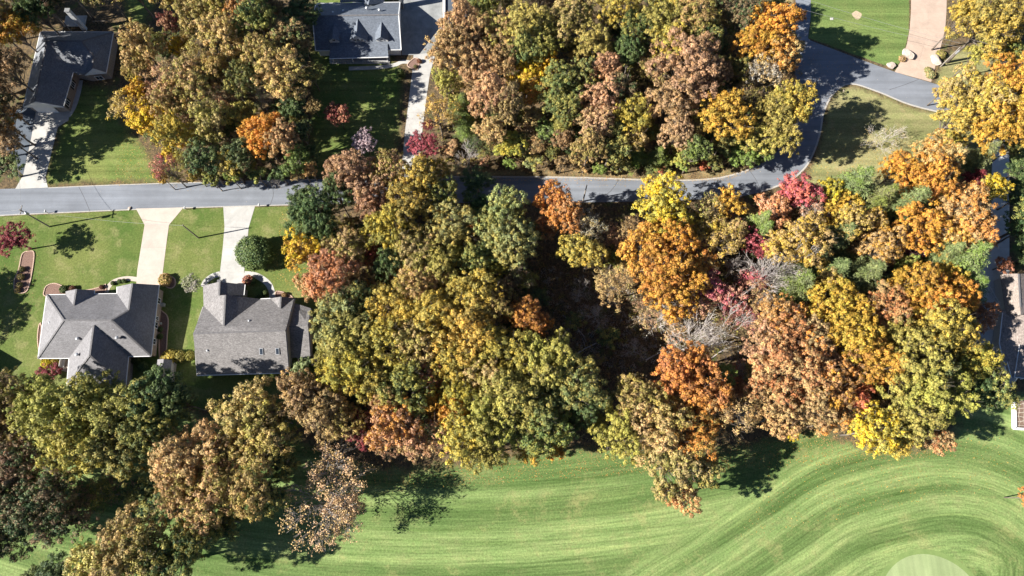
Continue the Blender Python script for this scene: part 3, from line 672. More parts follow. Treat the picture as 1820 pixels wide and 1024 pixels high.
# --- neighbour house whose gable shade reaches into the picture at the left edge
N = House('neighbour_house', (-60,650), 'grey gable-roofed house just beyond the left edge of the picture', roofmat=M['shA'])
N.face((-67,619,3),(-88,652,6.4),(-190,652,6.4),(-180,619,3)); N.face((-88,652,6.4),(-67,696,3),(-180,696,3),(-190,652,6.4)); N.roof()
N.wall([(-67,619,3),(-67,696,3),(-180,696,3),(-180,619,3)], 2.9, M['brick'], .3)
N.gable((-67,619,3.1),(-67,696,3.1),(-88,652,6.3), M['brick'])

# ------------------------------------------------------------------ trees
def leaves_mesh(name, C_, N_, size, asp, blend, tint, mat, axis=None):
    """one small folded face per leaf; C_ centres, N_ facing directions"""
    n = len(C_)
    N_ = N_/np.maximum(np.linalg.norm(N_, axis=1, keepdims=True), 1e-6)
    if axis is None:
        r = rng.normal(size=(n,3)); U = np.cross(N_, r)
    else:
        U = axis - N_*np.sum(axis*N_, axis=1, keepdims=True)
    U /= np.maximum(np.linalg.norm(U, axis=1, keepdims=True), 1e-6); Vv = np.cross(N_, U)
    s = size[:,None] if hasattr(size, '__len__') else size
    P = np.stack([C_+U*s, C_+Vv*s*asp, C_-U*s, C_-Vv*s*asp], 1).reshape(-1, 3).astype(np.float32)
    me = bpy.data.meshes.new(name); me.vertices.add(4*n); me.vertices.foreach_set('co', P.ravel())
    me.loops.add(4*n); me.loops.foreach_set('vertex_index', np.arange(4*n, dtype=np.int32))
    me.polygons.add(n); me.polygons.foreach_set('loop_start', np.arange(0, 4*n, 4, dtype=np.int32))
    try: me.polygons.foreach_set('loop_total', np.full(n, 4, dtype=np.int32))
    except Exception: pass
    for nm, a in (('blend', blend), ('tint', tint)):
        at = me.attributes.new(nm, 'FLOAT', 'FACE'); at.data.foreach_set('value', np.clip(a, 0, 1).astype(np.float32))
    me.materials.append(mat); me.update(calc_edges=True); return me
def unit(n, zmin=-1):
    v = rng.normal(size=(n*4+8, 3)); v /= np.linalg.norm(v, axis=1, keepdims=True); v = v[v[:,2] > zmin]
    if len(v) == 0: v = np.array([[0, 0, 1.0]])
    while len(v) < n: v = np.concatenate([v, v])
    return v[:n]
ARCH = {}
def oak(key, R, H, nl, lobe_r, ncl, nlv, clr=.72, leaf=.21, gap=0.0, flat=.8, fullbelow=True, limbs=True, spread=.5, bark='bark'):
    """broadleaf tree: limbs end in lobes, lobes carry clusters, clusters carry leaves"""
    zc = H - R*flat; lobes = []
    ph = rng.uniform(0, 6, 4); edge = lambda d: 1 + .13*math.sin(3*math.atan2(d[1], d[0])+ph[0]) + .10*math.sin(5*math.atan2(d[1], d[0])+ph[1]) + .08*math.sin(2*math.atan2(d[1], d[0])+ph[2])
    tries = 0
    while len(lobes) < nl and tries < 4000:
        tries += 1
        d = unit(1, -.25)[0]; rr = R*(1-lobe_r*.85)*edge(d)*(.6+.4*rng.random() if len(lobes) > nl*.25 else rng.random()*.6)
        c = d*rr; c[2] *= flat
        if all(np.linalg.norm(c-l[0]) > R*lobe_r*spread*2 for l in lobes): lobes.append((c, R*lobe_r*rng.uniform(.7, 1.2)))
        elif tries > 2500 and all(np.linalg.norm(c-l[0]) > R*lobe_r*.5 for l in lobes): lobes.append((c, R*lobe_r*rng.uniform(.7, 1.1)))
    Cs, Ns, Bl, Ti = [], [], [], []
    for c, lr in lobes:
        lb = rng.random()
        dirs = unit(ncl, -.45)
        for d in dirs:
            if rng.random() < gap: continue
            q = c + d*lr*rng.uniform(.62, 1.12)*np.array([1,1,.85]); cr = clr*rng.uniform(.6, 1.25); cb = (.50*lb+.50*rng.random()) if rng.random() > .07 else 1-lb; ct = rng.normal(.5, .13)
            m = int(nlv*(cr/clr)**2*rng.uniform(.8, 1.2)); ld = unit(m, -.6)
            rad = cr*rng.uniform(.45, 1.08, (m,1))
            Cs.append(q + ld*rad*np.array([1,1,.8])); Ns.append(ld*1.0 + d*.4 + np.array([0,0,.32]) + rng.normal(0, .32, (m,3)))
            Bl.append(cb + rng.normal(0, .14, m)); Ti.append(ct + rng.normal(0, .17, m))
    C_ = np.concatenate(Cs); N_ = np.concatenate(Ns); C_[:,2] += zc
    me = leaves_mesh(key+'_crown', C_, N_, leaf*rng.uniform(.7, 1.3, len(C_)), .72, np.concatenate(Bl), np.concatenate(Ti), M['leaf'])
    t = MB(); z0 = H*.32; r0 = .0145*H
    pts = [Vector((0,0,-.1)), Vector((.08,.05,z0*.5)), Vector((-.05,.1,z0)), Vector((.1,-.1,zc*.85)), Vector((0,0,zc+R*.25))]
    t.tube(pts, [r0*1.25, r0*.95, r0*.8, r0*.5, r0*.2], 7)
    for c, lr in lobes:
        f = rng.uniform(.1, .7); s = pts[2].lerp(pts[3], f); en = Vector(c)+Vector((0,0,zc)); md = s.lerp(en, .5)+Vector((rng.normal(0,.3), rng.normal(0,.3), rng.uniform(-.2,.6)))
        t.tube([s, md, en], [r0*.42, r0*.26, r0*.09], 5, False)
        for q in range(5):
            d = Vector(unit(1, -.1)[0]); t.tube([md.lerp(en, .5+.1*q), en + d*lr*1.15], [r0*.11, .02], 3, False)
    ARCH[key] = dict(crown=me, trunk=mesh(key+'_trunk', t.V, t.F, M[bark], True), R=R, H=H, zc=zc, parts=('trunk', 'crown'))
def twiggy(key, R, H, levels, nb, ang, bark, leafn=0, leaf=.2, r0=None, thin=.022, up=.25, lr=(.62,.82), leafbark=None):
    """open tree: forking branches down to twigs, with or without a few leaves"""
    t = MB(); tips = []; r0 = r0 or .02*H
    tw = MB()
    def grow(p, d, L, r, lv):
        q = p + d*L*.5 + Vector(rng.normal(0, .05, 3))*L; d2 = (q-p).normalized(); en = q + (d2+Vector(rng.normal(0,.12,3))).normalized()*L*.5
        (t if lv > 2 else tw).tube([p, q, en], [r, r*.82, r*.62], 6 if lv > 3 else (4 if lv > 2 else 3), False)
        if lv == 0: tips.append((en, d)); return
        for i in range(nb + (1 if rng.random() < .4 else 0) + (1 if lv >= levels-1 else 0)):
            ax = Vector(unit(1)[0]); ax = (ax - d2*ax.dot(d2)).normalized()
            nd = (d2*math.cos(ang) + ax*math.sin(ang)*rng.uniform(.7, 1.3) + Vector((0,0,up))).normalized()
            s = p.lerp(q, .9) if (i == 0 and lv > 1) else q.lerp(en, rng.uniform(.3, 1))
            grow(s, nd, L*rng.uniform(lr[0], lr[1]), max(thin, r*rng.uniform(.45, .62)), lv-1)
        if lv == 1: tips.append((en, d))
    grow(Vector((0,0,-.1)), Vector((rng.normal(0,.05), rng.normal(0,.05), 1)).normalized(), H*.30, r0, levels)
    V = np.array([tuple(v) for v in tw.V]); mx, my, zt = V[:,0].mean(), V[:,1].mean(), V[:,2].mean()
    rad0 = np.array([np.cos(np.arange(8)*PI/4), np.sin(np.arange(8)*PI/4)])
    for mb in (t, tw): mb.V = [Vector((v.x-mx*min(1.3, max(0, v.z/zt)), v.y-my*min(1.3, max(0, v.z/zt)), v.z)) for v in mb.V]
    tips[:] = [(Vector((a.x-mx*min(1.3, max(0, a.z/zt)), a.y-my*min(1.3, max(0, a.z/zt)), a.z)), b) for a, b in tips]
    V = np.array([tuple(v) for v in tw.V]); hr = np.percentile(np.hypot(V[:,0], V[:,1]), 92); hz = V[:,2].max()
    fx, fz = R/hr, H/hz; sc = Vector((fx, fx, fz))
    for mb in (t, tw): mb.V = [Vector((v.x*fx, v.y*fx, v.z*fz)) for v in mb.V]
    me_t = mesh(key+'_trunk', t.V, t.F, M[bark], True)
    tm = mesh(key+'_twigs', tw.V, tw.F, M[bark])
    cr = None
    if leafn:
        tp = np.array([tuple(a) for a, b in tips])*np.array([fx,fx,fz]); idx = rng.integers(0, len(tp), leafn//14); Cs = []; Bl = []; Ti = []
        for i in idx:
            m = 14; Cs.append(tp[i] + rng.normal(0, .38, (m,3))); Bl.append(np.full(m, rng.random())+rng.normal(0,.1,m)); Ti.append(rng.normal(.5,.15,m))
        C_ = np.concatenate(Cs); cr = leaves_mesh(key+'_crown', C_, rng.normal(size=C_.shape)*.7+np.array([0,0,.8]), leaf*rng.uniform(.7,1.3,len(C_)), .7, np.concatenate(Bl), np.concatenate(Ti), M['leaf'])
    ARCH[key] = dict(crown=cr, trunk=me_t, twigs=tm, R=R, H=H, zc=H*.7)
def pine(key, R, H, nw, nbr, nn, droop=.1):
    t = MB(); t.tube([(0,0,-.1),(0,0,H*.5),(0,0,H-.3)], [.02*H, .012*H, .03], 6)
    Cs, Ns, Ax, Bl, Ti = [], [], [], [], []
    for i in range(nw):
        f = i/(nw-1); z = H*(.28+.70*f); L = R*(1-f**1.35)*rng.uniform(.85, 1.1)+.3; a0 = rng.random()*6
        for j in range(nbr):
            if rng.random() < .12: continue
            a = a0 + 2*PI*j/nbr + rng.normal(0, .18); l = L*rng.uniform(.65, 1.15); d = np.array([math.cos(a), math.sin(a), .22-droop])
            t.tube([(0,0,z), tuple(np.array([0,0,z])+d*l)], [.05, .015], 3, False)
            ns = max(2, int(l/.55)); bb = rng.random(); bt = rng.normal(.5,.1)
            for s_ in range(ns):
                g = (s_+.7)/ns; c0 = np.array([0,0,z])+d*l*g
                side = np.array([-math.sin(a), math.cos(a), 0]); wdt = (1-g*.7)*l*.32+.15
                m = int(nn*(.6+wdt)); u = rng.uniform(-1, 1, m); pos = c0 + side*(u*wdt)[:,None] + d*(rng.uniform(-.3,.4,m)+abs(u)*.25)[:,None] + np.array([0,0,1])*(rng.normal(0,.12,m)-.1*abs(u))[:,None]
                Cs.append(pos); ax = d*.8 + side*(u*.9)[:,None] + rng.normal(0,.35,(m,3)); Ax.append(ax)
                Ns.append(np.array([0,0,1.0]) + d*.25 + rng.normal(0,.45,(m,3))); Bl.append(np.full(m,bb)+rng.normal(0,.12,m)); Ti.append(bt+rng.normal(0,.16,m))
    C_ = np.concatenate(Cs); me = leaves_mesh(key+'_crown', C_, np.concatenate(Ns), .27*rng.uniform(.7,1.3,len(C_)), .20, np.concatenate(Bl), np.concatenate(Ti), M['needle'], np.concatenate(Ax))
    ARCH[key] = dict(crown=me, trunk=mesh(key+'_trunk', t.V, t.F, M['bark'], True), R=R, H=H, zc=H*.62)
def shrub(key, R, H, n, leaf=.13, rough=.12):
    d = unit(n, -.75); ph = rng.uniform(0, 6, 8)
    bump = 1 + rough*(np.sin(d[:,0]*9+ph[0])*np.sin(d[:,1]*8+ph[1])+np.sin(d[:,2]*10+ph[2])*.6+np.sin(d[:,0]*19+ph[3]+d[:,1]*17)*.5)
    C_ = d*(bump*rng.uniform(.82, 1.03, n))[:,None]*np.array([R,R,H*.52]) + np.array([0,0,H*.5])
    C_[:,2] = np.maximum(C_[:,2], .05)
    me = leaves_mesh(key+'_crown', C_, d+np.array([0,0,.2])+rng.normal(0,.5,(n,3)), leaf*rng.uniform(.7,1.4,n), .6, (bump-1)*2+.5+rng.normal(0,.15,n), rng.normal(.5,.2,n), M['leaf'])
    t = MB()
    for i in range(6): a = i*1.05; t.tube([(0,0,-.05),(R*.3*math.cos(a),R*.3*math.sin(a),H*.5),(R*.55*math.cos(a),R*.55*math.sin(a),H*.8)], [.06,.04,.015], 4, False)
    ARCH[key] = dict(crown=me, trunk=mesh(key+'_stem', t.V, t.F, M['bark'], True), R=R, H=H, zc=H*.6)
for i in range(5): oak('oak%d' % i, 6.6, 18, 30, .25, 15, 40, .55, .155, .08)
for i in range(3): oak('big%d' % i, 8.4, 20, 40, .22, 17, 40, .60, .165, .08)
for i in range(3): oak('mid%d' % i, 4.4, 15, 18, .31, 12, 38, .50, .15, .08, .9)
for i in range(3): oak('small%d' % i, 2.6, 9, 9, .42, 9, 44, .40, .14, .06, 1.0)
for i in range(3): oak('thin%d' % i, 5.4, 16, 24, .27, 10, 20, .60, .15, .32)
for i in range(2): oak('fine%d' % i, 4.6, 12, 20, .30, 20, 42, .40, .11, .12)
for i in range(3): pine('pine%d' % i, 4.2, 15, 13, 9, 17)
for i in range(2): twiggy('bare%d' % i, 5.8, 13, 6, 2, .46, 'bark_pale', 400, .12, .17, .022, .10, (.72,.92))
twiggy('open0', 8.6, 17, 7, 2, .60, 'bark_mid', 6200, .17, .38, .038, .06, (.74,.9))
twiggy('lawn0', 4.6, 5.5, 6, 2, .42, 'bark_pale', 700, .09, .05, .010, .05, (.72,.9))
for i in range(2): shrub('shrub%d' % i, 1.3, 1.5, 1500)
shrub('round', 3.7, 5.2, 11000, .15, .06)
for i in range(2): oak('bush%d' % i, 1.9, 3.6, 6, .5, 8, 36, .36, .12, .05, .8)

PAL = dict(  # leaf colours
 RU=((.41,.255,.13),'russet'), BP=((.43,.265,.165),'pinkish-brown'), TA=((.46,.335,.155),'tan'), BY=((.58,.42,.04),'bright yellow'), OR=((.53,.25,.065),'orange'), RO=((.47,.205,.09),'rust-orange'),
 GO=((.53,.31,.060),'golden-orange'), YE=((.48,.35,.07),'yellow'), YG=((.35,.33,.085),'yellow-green'), OL=((.315,.275,.08),'olive'), GR=((.145,.185,.07),'green'),
 DG=((.055,.095,.038),'dark green'), FG=((.20,.27,.065),'fresh green'), PG=((.25,.29,.125),'grey-green'), MA=((.19,.04,.05),'maroon'), PK=((.45,.12,.15),'crimson-pink'),
 CO=((.56,.17,.11),'coral-red'), SA=((.52,.29,.19),'salmon'), LT=((.62,.42,.25),'light tan'), BR=((.22,.15,.09),'brown'), PU=((.40,.30,.34),'mauve'), GY=((.36,.33,.29),'grey'))
TREES = []
def T(zone, s):
    for ln in s.strip().splitlines():
        for it in ln.split(';'):
            f = it.split()
            if not f: continue
            x, y, r = map(float, f[:3]); ty, a, b = f[3:6]; h = float(f[6]) if len(f) > 6 else None
            TREES.append(dict(x=x, y=y, r=r, ty=ty, a=a, b=b, h=h, zone=zone))
#                      x y radius type colour second-colour [height]   (photo pixels, crown centre)
T('tl', '''20 50 40 o OR YE; 62 18 36 o DG GR; 6 120 36 o BR RU 19; -10 175 34 o BR DG 15; 2 215 30 m RU OR 14; 2 292 30 m DG GR 8; -30 30 45 o OL BR 21; -50 110 50 b BR OL 21; 20 250 26 m BR RU 11
110 -30 40 o DG BR; 170 -35 42 o BR OL; 230 -25 34 m OL TA; -60 250 40 o BR OL 12; 40 -30 40 o OL DG 20; 64 -10 34 o BR DG 20; -90 170 50 b OL DG 15; -150 120 50 b OL DG 20; -40 -60 46 o OL DG 20; 0 -90 44 o BR DG 20; -130 -20 50 b OL DG 20; -30 210 40 o BR OL 17; -100 -100 50 b DG OL 20; -20 20 34 o DG OL 14''')
T('nw', '''248 78 36 o TA OL; 300 42 24 f MA SA; 320 80 19 m BY GO; 345 28 34 o OL TA; 380 0 34 o OL TA; 402 62 44 o OL TA; 436 8 36 o RU OR; 288 140 33 t SA TA
248 162 22 m BY GO; 222 192 30 t YE TA; 264 212 33 m BY GO; 270 175 24 m SA TA; 335 152 44 o OL RU; 306 178 34 o RU OL; 312 232 32 o OL YE; 322 246 17 s YE GO
372 212 34 o OL TA; 302 276 16 s BY GO; 290 294 22 t PK SA; 286 314 13 s YE TA; 357 284 30 m GR DG; 402 288 24 m YE TA; 432 200 25 m YG OL; 432 142 30 o GR OL
428 272 26 m GR DG; 458 28 34 o DG OL; 500 62 40 o GR RU 14; 498 134 48 o TA OL; 463 96 32 o OL TA; 462 240 37 o OR GO; 500 252 30 o RU TA; 524 190 24 m GR DG
526 284 24 m FG GR; 455 308 18 s GR OL; 380 130 34 o OL TA; 462 178 24 b0 GY GY 10; 488 318 15 b0 GY GY 6; 375 318 16 s GR YG; 535 20 34 o DG GR 11
522 108 30 m DG GR 9; 400 180 28 t SA TA; 345 310 15 s OL YE; 410 315 14 s FG OL; 535 235 22 m DG GR; 350 100 30 t TA OL; 470 -20 34 o OL BR; 300 -14 32 o TA OL
245 112 20 m OL TA; 340 200 24 t TA SA''')
T('dl', '''600 203 27 f SA MA 9; 648 252 26 f PU PU 8; 753 258 32 f MA PK 6.5; 762 222 14 f MA MA 4''')
T('no', '''818 42 40 o RU TA; 800 92 42 o TA RU; 848 112 42 o TA RU; 842 60 34 o RU TA; 792 146 26 m YG OL; 824 188 26 p0 FG GR 13; 828 220 24 p0 FG GR 11; 778 198 30 t TA YE; 872 168 40 o TA RU
884 58 38 o RU YG; 862 8 32 o YG GR; 832 272 26 b0 GY GY 7; 906 256 27 m YG YE 9; 906 292 12 s FG FG 4; 938 40 44 o YG OL; 928 92 36 o OL GR; 962 78 38 o YG OL
1012 32 40 o TA OL; 1096 14 36 o YE OL; 1052 76 34 o OL YG; 938 134 32 m BY GO; 976 116 22 m BY GO; 946 166 24 m YE OR; 892 108 30 o RU TA; 900 186 32 o BR TA
996 156 38 o OL GR; 1004 196 32 o OL GR; 1036 134 26 o GR OL; 1080 122 28 o BP RU; 1066 182 38 o BP RU; 1058 222 34 o BP TA; 1124 206 34 o YE OL; 1128 236 26 m YE TA; 1120 94 26 o DG GR
1216 122 60 b BP RU; 1192 186 44 o BP RU; 1204 236 30 o BP RU; 1178 40 42 o OL YG; 1178 22 30 m YE YG; 1236 34 44 o RU OL; 1192 74 36 o OL YE; 1258 70 32 o DG OL
1290 208 44 o GO YE; 1370 46 46 o OR GO; 1350 76 36 o OR GO; 1384 92 34 o OR TA; 1312 118 24 m GR OL; 1360 128 34 t TA GY; 1410 184 40 o YG YE; 1372 196 34 o OL YG; 1390 238 34 o YG OL
1346 244 30 m OL YG; 970 238 24 m FG GR 9; 1002 250 20 m RU BR; 1046 262 30 o TA OL; 1086 262 30 m OL GR; 1130 272 26 p FG GR 9; 1170 276 26 p GR FG 9; 1174 298 13 s CO RO 4
1214 282 20 m FG YG 7; 1236 266 26 m GR FG; 1250 294 11 s CO RO 4; 1312 268 30 m FG GR 9; 1336 262 10 s CO RO 8; 1066 300 13 s FG FG 4; 998 288 18 m RU BR 7; 946 288 18 s PG OL 5
1100 164 30 o DG BR; 1270 130 30 o BP BR; 1330 170 30 t BR OL; 868 -20 36 o YG RU; 1040 -14 36 o OL TA; 1130 50 30 o DG OL; 1240 -14 38 o OL BR; 870 232 26 m TA RU; 1160 120 26 m OL BR
1270 288 16 s GR OL 5; 860 284 14 s TA SA 4; 1030 294 16 s TA RU 5; 1105 290 18 s GR OL 6; 1285 250 20 m GR OL; 1325 30 30 o DG BR; 1290 -10 36 o BR DG; 1096 232 22 m GR OL; 800 262 16 s TA RU 5; 1355 272 20 m GR FG 8''')
T('ne', '''1752 44 56 b OL YE; 1718 24 30 o OL YE; 1804 20 44 o YE OL; 1742 92 22 m YG OL; 1798 96 26 m GR YE; 1740 176 58 b YE TA; 1704 206 38 o YE OL; 1792 146 52 b YE OR; 1768 224 46 o YE GO
1806 214 44 o YE GO; 1680 158 18 m YE TA 9; 1690 240 24 m YE OL 10; 1576 244 36 l0 TA GY 6''')
T('me', '''1424 343 33 m CO PK; 1396 350 16 m CO PK; 1476 342 22 m BY YG; 1374 372 30 m RO SA; 1442 378 28 t SA GY; 1500 356 26 m GO YE; 1524 324 36 p PG FG; 1588 326 28 b0 GY GY 9; 1616 360 40 p PG GR
1566 352 30 p PG FG; 1598 300 30 o GO OR; 1668 276 40 o OR TA; 1652 318 42 o GO OR; 1622 332 26 m GO OR; 1744 278 26 p PG GR; 1730 322 25 f MA MA 11; 1762 334 25 m BY YG; 1634 402 42 o GO OR
1712 376 44 o OR TA; 1736 414 34 o TA OR; 1700 420 34 o GO TA; 1512 398 30 o YE TA; 1548 394 26 o TA YE; 1566 436 36 o GO TA; 1492 420 32 p PG GR; 1430 428 42 o YE TA; 1388 442 30 o TA YE
1354 414 22 p PG FG; 1350 440 15 m PK MA; 1624 440 26 f MA PU 11; 1612 468 18 m FG YG; 1720 456 40 p PG FG; 1680 452 28 p PG GR; 1728 508 32 p PG FG 12; 1622 512 40 o OR GO; 1668 532 36 o GO OR
1704 526 32 o GO OR 14; 1418 504 38 p PG FG; 1482 482 32 p PG GR; 1540 486 38 p PG GR; 1372 484 50 b0 GY GY 20; 1404 472 38 b0 GY GY 20; 1340 498 24 t SA PK 12; 1352 528 30 t SA TA 13; 1480 532 34 o YE GO; 1462 566 32 o YE GO; 1498 592 36 o YE GO
1578 546 40 o RO TA; 1384 566 36 o RU OR; 1404 586 44 o RO RU; 1442 606 36 o RU TA; 1552 602 26 m OR GO; 1672 574 42 o OL YE; 1602 612 40 o YG OL; 1704 600 38 o YE OL 14.5; 1750 562 22 m SA RO 9
1732 640 42 o YG YE 13.5; 1622 652 54 b OL YG; 1660 708 50 b OL YG; 1562 642 38 o GO OR; 1396 668 56 b TA RO; 1434 640 40 o RU OR; 1388 738 38 o TA RU; 1438 722 32 o RU TA; 1522 602 40 o YE GO
1534 646 26 m GO YE; 1520 708 26 m CO RO; 1550 682 18 m RO OR; 1496 736 28 m OR TA; 1554 764 38 o BY YG; 1600 776 30 m YG YE; 1590 792 16 s BY GO; 1662 780 24 m TA RO; 1530 674 18 m GR FG
1620 742 38 o OL YG; 1660 660 34 o OL GR; 1470 500 26 m TA YE; 1690 490 24 m GO YE; 1768 690 30 m OL GR; 1740 700 30 m DG GR; 1470 690 34 o RU GO; 1460 640 34 o BR RU
1476 384 20 m YE GO; 1640 600 30 m OL GO; 1520 560 30 o GO YE; 1785 470 16 s SA RO 5; 1360 616 34 o RU SA; 1500 660 30 o OR RU; 1450 460 24 p PG GR; 1408 330 12 s CO PK 6; 1465 752 20 m TA OR''')
T('mc', '''980 352 28 o RO OR; 1004 384 32 o RU OR; 972 404 18 m RO RU; 1036 398 32 b0 GY GY 14; 1042 402 26 t TA GY; 1020 440 26 m YE OL; 1048 452 26 m OL YE; 1090 462 16 s YG FG; 1124 408 22 t BR TA
1166 338 26 m BY YG; 1180 362 44 o BY YG; 1182 394 38 o BY YG; 1250 376 36 t YG TA; 1292 358 28 m YE GO; 1274 432 38 t TA YE; 1302 412 26 m TA OL; 1148 440 40 o OR GO; 1202 430 38 o GO OR
1182 482 48 o OR GO; 1226 500 34 o OR GO; 1194 528 38 o GO OR; 1306 404 15 m PK MA; 1338 432 22 m PK MA; 1226 452 12 s PK MA 12; 1262 512 26 m PK SA; 1296 526 22 m PK SA; 1350 396 24 p PG FG
1090 506 32 t TA RU; 1186 566 46 b0 GY GY 11; 1150 556 26 t SA TA 8; 1236 602 46 b0 GY GY 16; 1282 592 46 b0 GY GY 18; 1318 560 28 t SA PK 12; 1300 548 20 t SA PK 8; 1200 590 22 t SA TA 6; 932 558 30 o OR RO; 956 580 22 m RO OR; 886 590 26 b0 GY GY 11
1226 640 30 o RO OR; 1204 664 38 o RO OR; 1252 688 38 o OR RO; 1282 668 22 m FG PG; 1130 702 34 o OL TA; 1098 768 40 o OL YG; 1170 764 50 b TA OL; 1232 776 44 o OR OL; 1192 830 42 o TA OL
1214 882 24 m RO TA; 1250 832 28 m OL TA; 1298 742 38 t BR TA; 1322 736 22 b0 GY GY 7; 1408 772 12 s BY BY 4; 1162 716 34 o OL TA; 1270 720 30 o OR TA; 1310 470 24 b0 GY GY 12; 1240 545 26 m SA TA
1236 470 28 m GO OR; 1318 650 26 b0 GY GY 10; 1350 700 24 t RU TA; 1255 400 24 m YE OL; 1060 560 24 b0 GY GY 5; 1030 520 22 b0 GY GY 4; 1080 600 20 s DG OL 3; 1020 570 16 s DG OL 2.5; 1130 620 22 b0 GY GY 5; 1060 640 14 s BR OL 2.5''')
T('mw', '''556 382 42 o DG GR; 540 352 24 m DG GR; 598 346 30 o GR DG; 572 414 30 o DG GR; 632 320 48 b BP RU; 690 302 36 o BP OL; 662 356 34 o BP RU; 604 310 28 o BP RU; 742 326 36 o YE OL; 770 300 24 m OL YE
728 376 42 o YE OL; 690 404 40 o YE OL; 786 350 30 o OL GR; 535 450 34 m BY GO; 584 488 42 o RO SA; 556 506 28 m RO TA; 612 440 34 o YG TA; 690 470 28 o DG GR; 664 456 18 m MA RO; 666 510 18 m OR RU
806 400 38 o OL PG; 846 404 15 m RO OR; 896 392 46 b PG OL; 912 432 40 o PG OL; 836 462 28 o GR OL; 878 480 22 m YG YE; 776 466 42 o YG OL; 738 448 36 o OL TA; 742 504 34 o OL TA; 606 548 40 o OL PG
640 532 32 o DG OL; 706 548 46 b YE OL; 790 552 48 b YE OL; 846 522 40 o YE OL; 876 546 28 o OL TA; 592 598 32 o OL PG; 622 608 44 o YG OL; 682 612 42 o YE OL; 828 596 48 b YE OL; 744 610 40 o OL TA
628 652 44 o YE OL; 592 630 26 o YG OL; 718 690 42 o YG GR; 758 660 28 m RO SA; 806 640 36 o YE OL; 538 700 36 o TA BR; 570 730 40 o TA BR; 612 752 28 o TA OL; 654 746 30 f MA SA 12; 706 750 42 o OR SA
736 788 26 m SA TA; 792 730 32 m OR GO; 782 772 28 t SA TA; 832 766 44 o YE OL; 864 750 46 b YG OL; 862 800 34 o OL YG; 922 696 56 b OL YG; 962 762 42 o OL GR; 896 636 46 b OL YE; 990 800 16 s OR GO 8
942 808 20 m GO OL; 976 640 48 b OL YG; 1022 682 44 o GR OL; 964 728 44 o OL GR; 1042 722 28 o DG GR; 660 672 34 o OL YE; 690 720 28 o OL RU; 870 660 34 o OL TA; 760 560 34 o OL YE; 650 580 32 o OL DG
580 440 26 m OL TA; 860 450 26 m GR PG; 590 668 26 m YE OL; 812 700 32 o YE OL; 920 490 24 t GR BR; 900 520 24 t BR OL; 740 250 0 o OL OL; 848 322 26 m DG GR 9; 940 470 20 t DG BR 8; 682 790 20 t TA SA; 848 362 24 m DG GR 10; 640 770 24 m BR MA''')
T('sw', '''14 700 36 o BR OL; 22 752 40 o BR OL; 26 822 48 b BR DG; 72 880 48 b DG BR; 4 880 44 o BR DG; 104 736 54 b YG OL; 168 720 52 b YG GR; 226 744 52 b OL YG; 282 704 44 o DG GR; 128 794 44 o YG OL; 208 800 44 o OL GR
74 716 38 o OL YG; 268 770 38 o OL GR; 316 716 30 o DG GR; 440 738 48 b TA OL; 470 792 42 o OL TA; 336 812 48 b TA RU; 372 872 50 b RU OL; 322 868 34 o RU OL; 440 872 40 o TA OL; 412 800 34 o BR OL
232 984 56 b TA OL; 176 1006 44 o OL TA; 296 1002 44 o OL DG; 336 964 34 o DG OL; 96 1018 26 m DG GR 9; 56 1030 20 m DG GR 7; -40 760 50 b BR DG; -50 860 50 b BR DG; -165 520 44 b DG OL 11; -185 575 44 b DG OL 12
178 880 26 t DG OL 9; 112 912 44 o DG BR 13; 20 940 40 o BR DG 12; 400 930 30 m DG OL 9; 262 880 34 m DG OL 8; 486 742 26 o OL BR; 500 820 24 m DG OL; 588 882 66 O LT TA 16; -60 960 40 o OL BR; 480 880 26 m OL DG''')
T('ea', '''1815 300 30 m DG GR 10; 1812 350 26 m DG GR 9; 1816 410 30 m DG GR 10; 1860 380 46 o DG OL; 1850 450 34 m DG GR 9; 1826 455 18 s DG GR 6; 1830 885 14 m OR RO 9; 1800 262 24 m OL GR 10''')
T('ya', '''24 426 36 f MA MA 8; 450 447 31 r0 DG GR 5.2; 340 504 19 f GY PG 3.5; 292 497 11 h OL TA 1.5; 534 655 22 u GR PG 4; 82 646 9 h BY BY 1.3; 96 644 8 h YE OL 1.2; 78 664 18 u MA MA 2.6; 100 660 14 u MA MA 2.4; 706 134 0 h DG GR 3
36 492 6 h GR TA 1; 38 478 5 h TA GR .9; 34 506 5 h GR TA .8; 30 516 5 h BR TA .7; 112 514 7 h DG GR 1; 128 513 6 h MA BR .9; 300 634 13 h YE OL 1.8; 318 633 10 h YG OL 1.6; 336 632 8 h OL YG 1.5; 440 497 9 h MA SA 1.6; 447 499 7 h GR DG 1.2
1488 338 8 h BR OL 1.2; 1570 330 0 h BR BR 1; 1673 96 9 h BR OL 1.3; 1655 132 9 h PG TA 1.2; 1650 124 7 h TA PG 1; 1604 104 7 h BR TA .8; 706 120 0 h GR GR 1; 712 130 7 h DG GR 3; 745 108 5 h MA BR .9; 738 118 4 h GR BR .8
200 503 4 h DG GR .7; 212 500 4 h GR DG .7; 220 499 4 h DG GR .7; 180 510 4 h MA BR .7; 460 530 7 h DG GR 1.2; 470 520 6 h GR DG 1; 240 640 7 h DG GR 1.2; 252 652 9 h DG GR 1.4; 284 598 5 h DG GR 1; 284 585 5 h GR DG .9; 560 640 9 h BR PU 1.4; 505 524 5 h RU BR .8''')
TY = dict(o='oak', b='big', m='mid', s='small', t='thin', f='fine', p='pine', h='shrub', u='bush')
TYN = dict(o=4, b=3, m=3, s=3, t=3, f=2, p=3, h=2, u=2)
EX = dict(b0='bare', p0='pine', r0='round', l0='lawn', O='open')
